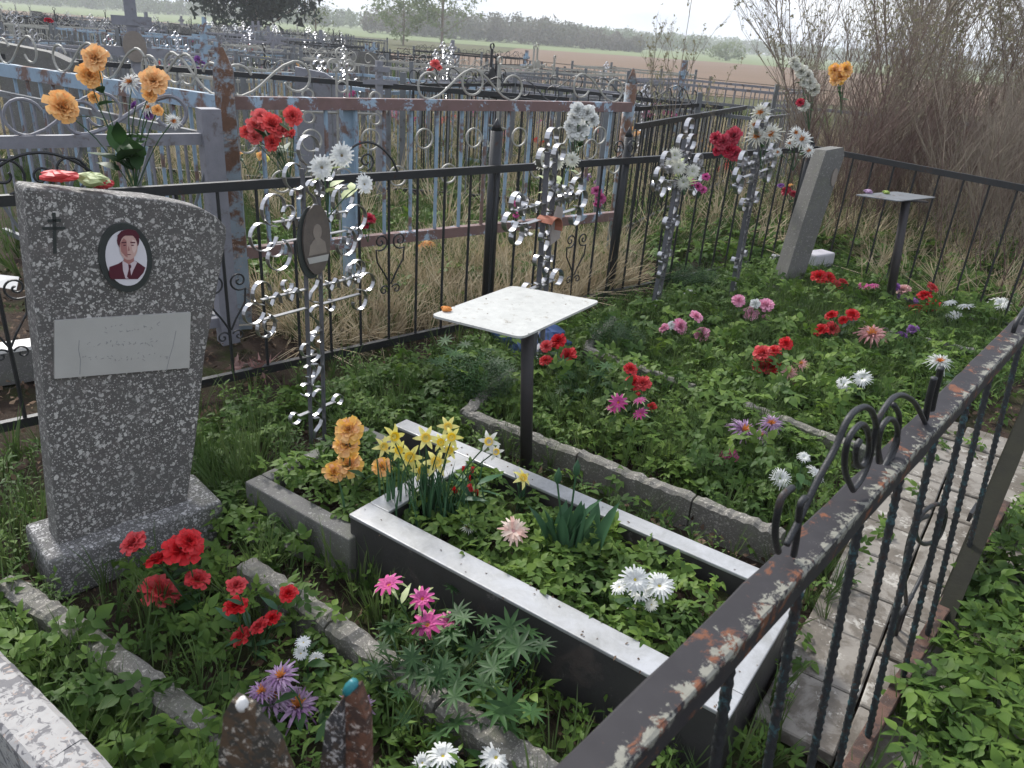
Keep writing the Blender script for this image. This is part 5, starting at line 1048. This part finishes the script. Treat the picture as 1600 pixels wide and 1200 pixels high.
B('tall tower of whitish plastic blossoms in front of the thicket', F_, (1265, 200), [(1240, 95, 16), (1245, 104, 16), (1252, 112, 20), (1262, 118, 20), (1266, 130, 22), (1272, 140, 18), (1258, 128, 16), (1250, 160, 14, 'rose', 'crimson'), (1256, 165, 18)], 'rose', 'cream', Y=6.8, face=.8, up=.4)
B('bright red blossom among the far dark fences at upper left', F_, (76, 50), [(76, 32, 14)], 'rose', 'crimson', Y=12, leaves=0)
B('red and orange blossoms below the rightmost filigree cross', F_, (1240, 330), [(1228, 298, 14), (1240, 303, 14), (1220, 290, 12, 'rose', 'purple'), (1234, 290, 10, 'rose', 'amber'), (1250, 296, 12)], 'rose', 'crimson', Y=6.6, leaves=3)
B('yellow and orange blossoms low behind the coral carnations', F_, (395, 280), [(372, 240, 14), (408, 243, 16), (415, 248, 14, 'rose', 'yellow'), (363, 232, 12, 'rose', 'peach')], 'rose', 'amber', Y=5.5, leaves=3)
B('coral red flower on a far fence right of the cream ring cross', F_, (682, 130), [(680, 100, 16), (672, 110, 12), (686, 106, 10)], 'rose', 'coral', Y=8.6, leaves=0)
B('orange cloth flower lying in the dry straw', F_, (665, 392), [(662, 384, 22), (672, 382, 16)], 'chrys', 'orange', Y=5.2, leaves=0)
wr = empty('green_wrap', 'dark green leaves bundled round the stems of the orange carnations', 'leaves', tuple(PY(196, 262, 2.96)))
r = random.Random(12)
for k in range(16): part('leaf', leafmesh(.13, .06, M_dark), wr, (r.gauss(0, .02), r.gauss(0, .02), r.uniform(-.02, .10)), (r.uniform(-.4, .4), r.uniform(-1.3, -.5), r.uniform(0, 6.28)), r.uniform(.7, 1.1))
# on top of the headstone
tz = lambda px, py: tuple(PPl(SO-.04*np.array([.709, -.705, 0]), SD, px, py))
for px, py, m_, lb, h_ in ((92, 276, PC['coral'], 'flat faded red flower lying on top of the headstone, left one', (.045, .03, .014)), (146, 283, PC['lime'], 'pale green plastic leaf lying on top of the headstone', (.040, .028, .018)), (160, 287, PC['red'], 'dark red plastic petals at the right of the green leaf on the headstone', (.026, .022, .014))):
    p = tz(px, py+6); lump('fallen_petals', lb, 'petals', p, h_, m_, px, 2.)

# ------------------------------------------------------------------ leafy plants one can tell apart
def palmate(label, px, py, n, s, seed, z0=0.):
    r = random.Random(seed); t = empty('lupin', label, 'lupin', tuple(P(px, py, z0))); V = []; F = []; parts_ = []
    for k in range(9):
        v, f = leaflet(.046, .011, .35, .10, 3); parts_.append((xf(v, k*2*math.pi/9, .12), f))
    pv, pf = join(parts_); me = fast_mesh('leaf', pv, pf, M_dark)
    smb = MB()
    for i in range(n):
        a = r.uniform(0, 6.28); d = r.uniform(.02, 1)**.6*.15*s; h = r.uniform(.07, .2)*s; p = (d*math.cos(a), d*math.sin(a), h); part('leaf', me, t, p, (r.gauss(0, .3), r.gauss(0, .3), a), s*r.uniform(.7, 1.15)); smb.tube([(0, 0, 0), (p[0]*.6, p[1]*.6, h*.5), p], .0018, 4)
    part('stems', smb.mesh('stems', M_stem), t)
palmate('lupin with palm shaped leaves beside the planter foot, nearest the front rail', 750, 1130, 34, 1.15, 1)
palmate('lupin with palm shaped leaves left of the one at the front rail', 650, 1120, 20, .95, 2)
palmate('lupin with palm shaped leaves against the dark planter side', 715, 1040, 16, .9, 3)
palmate('dark lupin clump in the bed behind the white table', 905, 640, 26, 1.1, 5)
palmate('dark lupin clump left of the dark bushy herb', 722, 612, 22, 1.1, 6)
poly = lambda z, *pts: [P(x, y, z) for x, y in pts]
plant = lambda n_, lb, px, py, rx_, ry_, dens, pr, mt, s=(.8, 1.3), z=(.05, .2), kind=None, cat=None, seed=1: scatter(n_, lb, [P(px, py, 0)+np.array([rx_*math.cos(a), ry_*math.sin(a), 0]) for a in np.linspace(0, 6.28, 14)], dens, pr, mt, s, z, .4, seed=seed)
for n_, lb, px, py, rx_, ry_, z_, sd in (('bushy_herb', 'dark feathery herb bush left of the white table pole', 752, 640, .15, .12, (.06, .24), 3), ('bushy_herb', 'dark feathery herb bush between the white table and the pink peonies', 960, 560, .16, .13, (.06, .20), 5),
                                    ('bushy_herb', 'low dark bush in front of the third filigree cross', 1065, 455, .22, .16, (.04, .16), 6)):
    V_ = plant(n_, lb, px, py, rx_, ry_, 2600, FERN, M_dark, (.4, .7), z_, seed=sd); V_['category'] = 'bush'; V_['kind'] = 'thing'; V_['label'] = lb

# ------------------------------------------------------------------ ground cover
pl_out = [(W0+u_*a+v_*b) for a, b in ((-.02, -.02), (Lp+.02, -.02), (Lp+.02, Wp+.02), (-.02, Wp+.02))]
pl_in = [(W0+u_*a+v_*b) for a, b in ((.07, rw+.012), (Lp-.14, rw+.012), (Lp-.14, Wp-rw*1.15), (.07, Wp-rw*1.15))]
hd_in = [(Q0+u_*a+v_*b) for a, b in ((.05, yo+.05), (Lh+.01, yo+.05), (Lh+.01, .44), (.05, .44))]; hd_out = [(Q0+u_*a+v_*b) for a, b in ((-.01, yo-.02), (Lh, yo-.02), (Lh, .51), (-.01, .51))]
stone_fp = [SO+SD*a+np.array([-.709, .705, 0])*b for a, b in ((-.06, -.08), (.48, -.08), (.48, .17), (-.06, .17))]
av = [pl_out, hd_out, stone_fp]
CST = [[p_+0*np.array([0, 0, 1]) for p_ in ((a-n_), (b-n_), (b+n_), (a+n_))] for a, b in STRIPS for n_ in [np.array([-(b-a)[1], (b-a)[0], 0])/np.hypot(*(b-a)[:2])*.016]]
av = av+CST
PATHP = poly(0, (1262, 900), (1330, 790), (1420, 700), (1540, 640), (1640, 560), (1600, 760), (1460, 980), (1380, 1140), (1300, 1260), (1200, 1250), (1230, 1080))
SOILP = poly(0, (800, 735), (880, 735), (1010, 770), (1215, 850), (1180, 885), (1060, 850))
G = 'leafy goutweed carpet '
scatter('ground_cover', G+'in the bed in front of the headstone', poly(0, (70, 925), (380, 880), (700, 1120), (820, 1260), (480, 1260), (330, 1150)), 420, GW_NEAR, M_leaf, (.5, .85), (.03, .085), .35, av, .5, 1)
scatter('ground_cover', G+'between the headstone bed and the white terrazzo border', poly(0, (-80, 905), (100, 985), (330, 1150), (520, 1300), (230, 1300), (60, 1130), (-80, 1010)), 1150, GW_NEAR, M_leaf, (.5, 1.0), (.03, .13), .45, av, .12, 2)
scatter('ground_cover', G+'filling the silver planter', [p for p in pl_in], 1500, GW_NEAR, M_leaf2, (.42, .75), (.16, .225), .4, (), .06, 3)
scatter('ground_cover', G+'in the head compartment of the planter', hd_in, 1300, GW_NEAR, M_leaf, (.42, .72), (.13, .19), .4, (), .0, 4)
scatter('ground_cover', G+'along the black fence behind the headstone', poly(0, (300, 680), (560, 605), (860, 515), (980, 500), (900, 560), (760, 650), (740, 690), (660, 700), (500, 640), (380, 740), (430, 830), (520, 900), (360, 870), (330, 760)), 1150, GW, M_leaf, (.45, .8), (.02, .10), .4, av, .12, 5)
scatter('ground_cover', G+'in the bed behind the white table', poly(0, (735, 640), (920, 545), (1330, 690), (1260, 830), (1220, 840)), 1150, GW, M_leaf2, (.45, .8), (.02, .10), .4, CST, .1, 6)
scatter('ground_cover', G+'over the middle and far beds', poly(0, (925, 540), (980, 500), (1180, 400), (1250, 400), (1440, 430), (1620, 480), (1620, 540), (1500, 640), (1400, 720), (1330, 690)), 1000, GW, M_leaf, (.45, .85), (.02, .10), .4, CST, .12, 7)
scatter('ground_cover', G+'outside the fence at the lower right corner', poly(0, (1500, 950), (1640, 760), (1750, 900), (1750, 1300), (1380, 1300), (1400, 1120), (1460, 1050)), 900, GW_NEAR, M_leaf, (.6, 1.05), (.03, .15), .4, (), .05, 8)
scatter('ground_cover', G+'between planter foot and slabs', poly(0, (1210, 900), (1290, 880), (1330, 760), (1400, 690), (1500, 640), (1620, 560), (1620, 640), (1560, 700), (1480, 760), (1400, 830), (1300, 1000), (1250, 1200), (1180, 1220)), 170, GW, M_leaf, (.45, .8), (.02, .07), .4, av, .62, 9)
scatter('ground_cover', G+'sparse on the soil right of the planter', poly(0, (770, 730), (900, 740), (1200, 850), (1260, 900), (1130, 880)), 60, GW, M_leaf, (.5, .85), (.02, .08), .4, av, .45, 10)
scatter('ground_cover', G+'sparse beside the planter side wall', poly(0, (470, 860), (560, 850), (1080, 1150), (1080, 1280), (860, 1280), (620, 1060)), 260, GW_NEAR, M_leaf, (.4, .7), (.02, .07), .4, av, .45, 11)
scatter('ground_cover', G+'behind the black fence towards the thicket', [(-1.0, 3.9), (.2, 4.9), (2.6, 6.6), (5.5, 4.4), (7, 8), (3, 11), (-1, 8), (-2.2, 5)], 150, GW, M_leaf2, (.8, 1.5), (.03, .18), .4, (), .15, 12)
scatter('ground_cover', G+'under the thicket shrubs', [(2.9, 5.4), (4.4, 3.2), (9, 4), (10, 12), (3.5, 12)], 90, GW, M_leaf, (1., 1.8), (.02, .14), .4, (), .2, 13)
near_all = [(-2.2, 1.1), (.3, .7), (1.4, 1.4), (3.6, 4.6), (2.4, 6.6), (-1.8, 2.5)]
scatter('grass', 'taller mixed grass growing up through the beds behind the white table', poly(0, (600, 620), (900, 520), (1250, 440), (1560, 520), (1330, 690), (1240, 830), (740, 640)), 420, TFL, M_grass, (.35, .75), (-.01, .01), .2, av, .45, 31)
scatter('weeds', 'taller leafy weeds standing above the goutweed in the far beds', poly(0, (600, 620), (900, 520), (1250, 440), (1560, 520), (1330, 690), (1240, 830), (740, 640)), 130, GW, M_leaf2, (.7, 1.1), (.10, .19), .5, av, .5, 32)
scatter('weeds', 'taller leafy weeds standing in the near beds', poly(0, (-60, 920), (380, 880), (900, 1160), (900, 1280), (200, 1280)), 45, GW_NEAR, M_leaf2, (.6, .95), (.09, .16), .5, av, .5, 33)
scatter('weeds', 'small mixed weeds between the goutweed of the near beds', near_all, 520, HB, M_leaf, (.5, 1.3), (.02, .07), .4, av+[PATHP, SOILP], .4, 14)
scatter('grass', 'thin grass blades growing through the near beds', near_all, 330, TF, M_grass, (.4, 1.3), (-.01, .01), .2, av+[PATHP, SOILP], .5, 15)
scatter('grass', 'tall grass tuft beside the headstone', poly(0, (300, 720), (370, 690), (420, 760), (400, 830), (330, 800)), 430, TFL, M_grass, (.5, 1.1), (-.01, .01), .25, av, .2, 16)
scatter('grass', 'fine grass at the foot of the far leaning headstone', poly(0, (1190, 490), (1290, 470), (1310, 520), (1200, 545)), 700, TFL, M_grass, (.4, .8), (-.01, .01), .15, (), 0, 17)
scatter('grass', 'grass tufts along the planter foot under the front rail', poly(0, (1230, 880), (1290, 850), (1320, 930), (1290, 990), (1250, 960)), 600, TFL, M_grass, (.35, .65), (-.01, .01), .25, av, 0, 18)
scatter('grass', 'grass between thicket and beds at the right', poly(0, (1540, 470), (1620, 470), (1640, 560), (1500, 640), (1420, 640)), 500, TF, M_grass, (.5, 1.1), (-.01, .01), .2, (), .2, 19)
scatter('grass', 'green grass among the far graves', [(-30, 38), (-5, 3.6), (.6, 5.6), (7, 8), (12, 20), (2, 26), (-10, 44)], 26, TFL, M_grass, (.8, 1.5), (-.03, .0), .2, (), .3, 20)
scatter('grass', 'green grass behind the pale blue fence', [(-3.5, 5), (-1, 4.3), (1, 6.1), (5, 8), (4, 13), (-6, 13)], 130, TFL, M_grass, (.6, 1.1), (-.03, .0), .2, (), .25, 21)
scatter('straw', 'dry bleached straw behind the black fence at centre', poly(0, (380, 470), (520, 470), (650, 400), (990, 395), (985, 455), (880, 490), (760, 500), (640, 530), (480, 560)), 560, TFS, M_straw, (.45, 1.25), (-.02, .04), .55, (), .38, 22)
scatter('grass', 'green grass pushing up through the dry straw', poly(0, (380, 470), (650, 400), (990, 395), (985, 455), (760, 500), (480, 560)), 260, TFL, M_grass, (.5, 1.1), (-.02, .0), .3, (), .35, 52)
scatter('straw', 'dry straw among the far graves', [(-8, 9), (-2, 6), (6, 7), (8, 16), (0, 22), (-12, 20)], 22, TFS, M_straw, (1.0, 1.8), (-.02, .04), .5, (), .3, 23)
v_s, f_s = leaflet(.012, .006, .3, .5, 2)
o_ = scatter('leaf_litter', 'tiny dry crumbs lying on the silver planter rims', pl_out, 260, [(v_s, f_s)], M_litter, (.4, 1.1), (.222, .223), .12, (pl_in,), .3, 41)
o_ = scatter('leaf_litter', 'tiny dry crumbs on the top of the white table', [P(672, 492, .66), P(815, 527, .66), P(938, 470, .66), P(800, 446, .66)], 120, [(v_s, f_s)], M_litter, (.3, .9), (.662, .663), .1, (), .3, 42)
v_l, f_l = leaflet(.035, .02, .3, .5, 2); LT = [(v_l, f_l), (v_l*[1, 1.3, -1], f_l)]
scatter('leaf_litter', 'brown dead leaves on the bare soil', [(-3.2, 1.5), (-1.2, .9), (.3, .7), (1.4, 1.4), (3.6, 4.6), (1, 6), (-3.6, 4.6)], 420, LT, M_litter, (.4, 1.0), (.0, .02), .5, av, .1, 24)
scatter('twig_litter', 'dry grass stalks lying under the thicket', [(2.6, 5.8), (4.6, 3.0), (9, 5), (8, 11), (3.5, 10)], 60, TFS, M_straw, (.8, 1.4), (-.02, .05), .9, (), .2, 25)

# ------------------------------------------------------------------ haze
hz = MB().box((0, 650, 9.5), (880, 940, 10.6)).mesh('haze', []) if False else MB().box((0, 650, 7.4), (880, 940, 8.6)).mesh('haze', ())
hm = bpy.data.materials.new('haze air'); hm.use_nodes = True; n = hm.node_tree.nodes; n.clear(); o_ = n.new('ShaderNodeOutputMaterial'); pv_ = n.new('ShaderNodeVolumePrincipled')
pv_.inputs['Color'].default_value = (.93, .95, 1, 1); pv_.inputs['Density'].default_value = .0010; pv_.inputs['Anisotropy'].default_value = .2; hm.node_tree.links.new(pv_.outputs[0], o_.inputs['Volume']); hz.materials.append(hm)
ho = part('haze', hz); ho['kind'] = 'stuff'; ho['label'] = 'pale haze over the fields'; ho.display_type = 'BOUNDS'
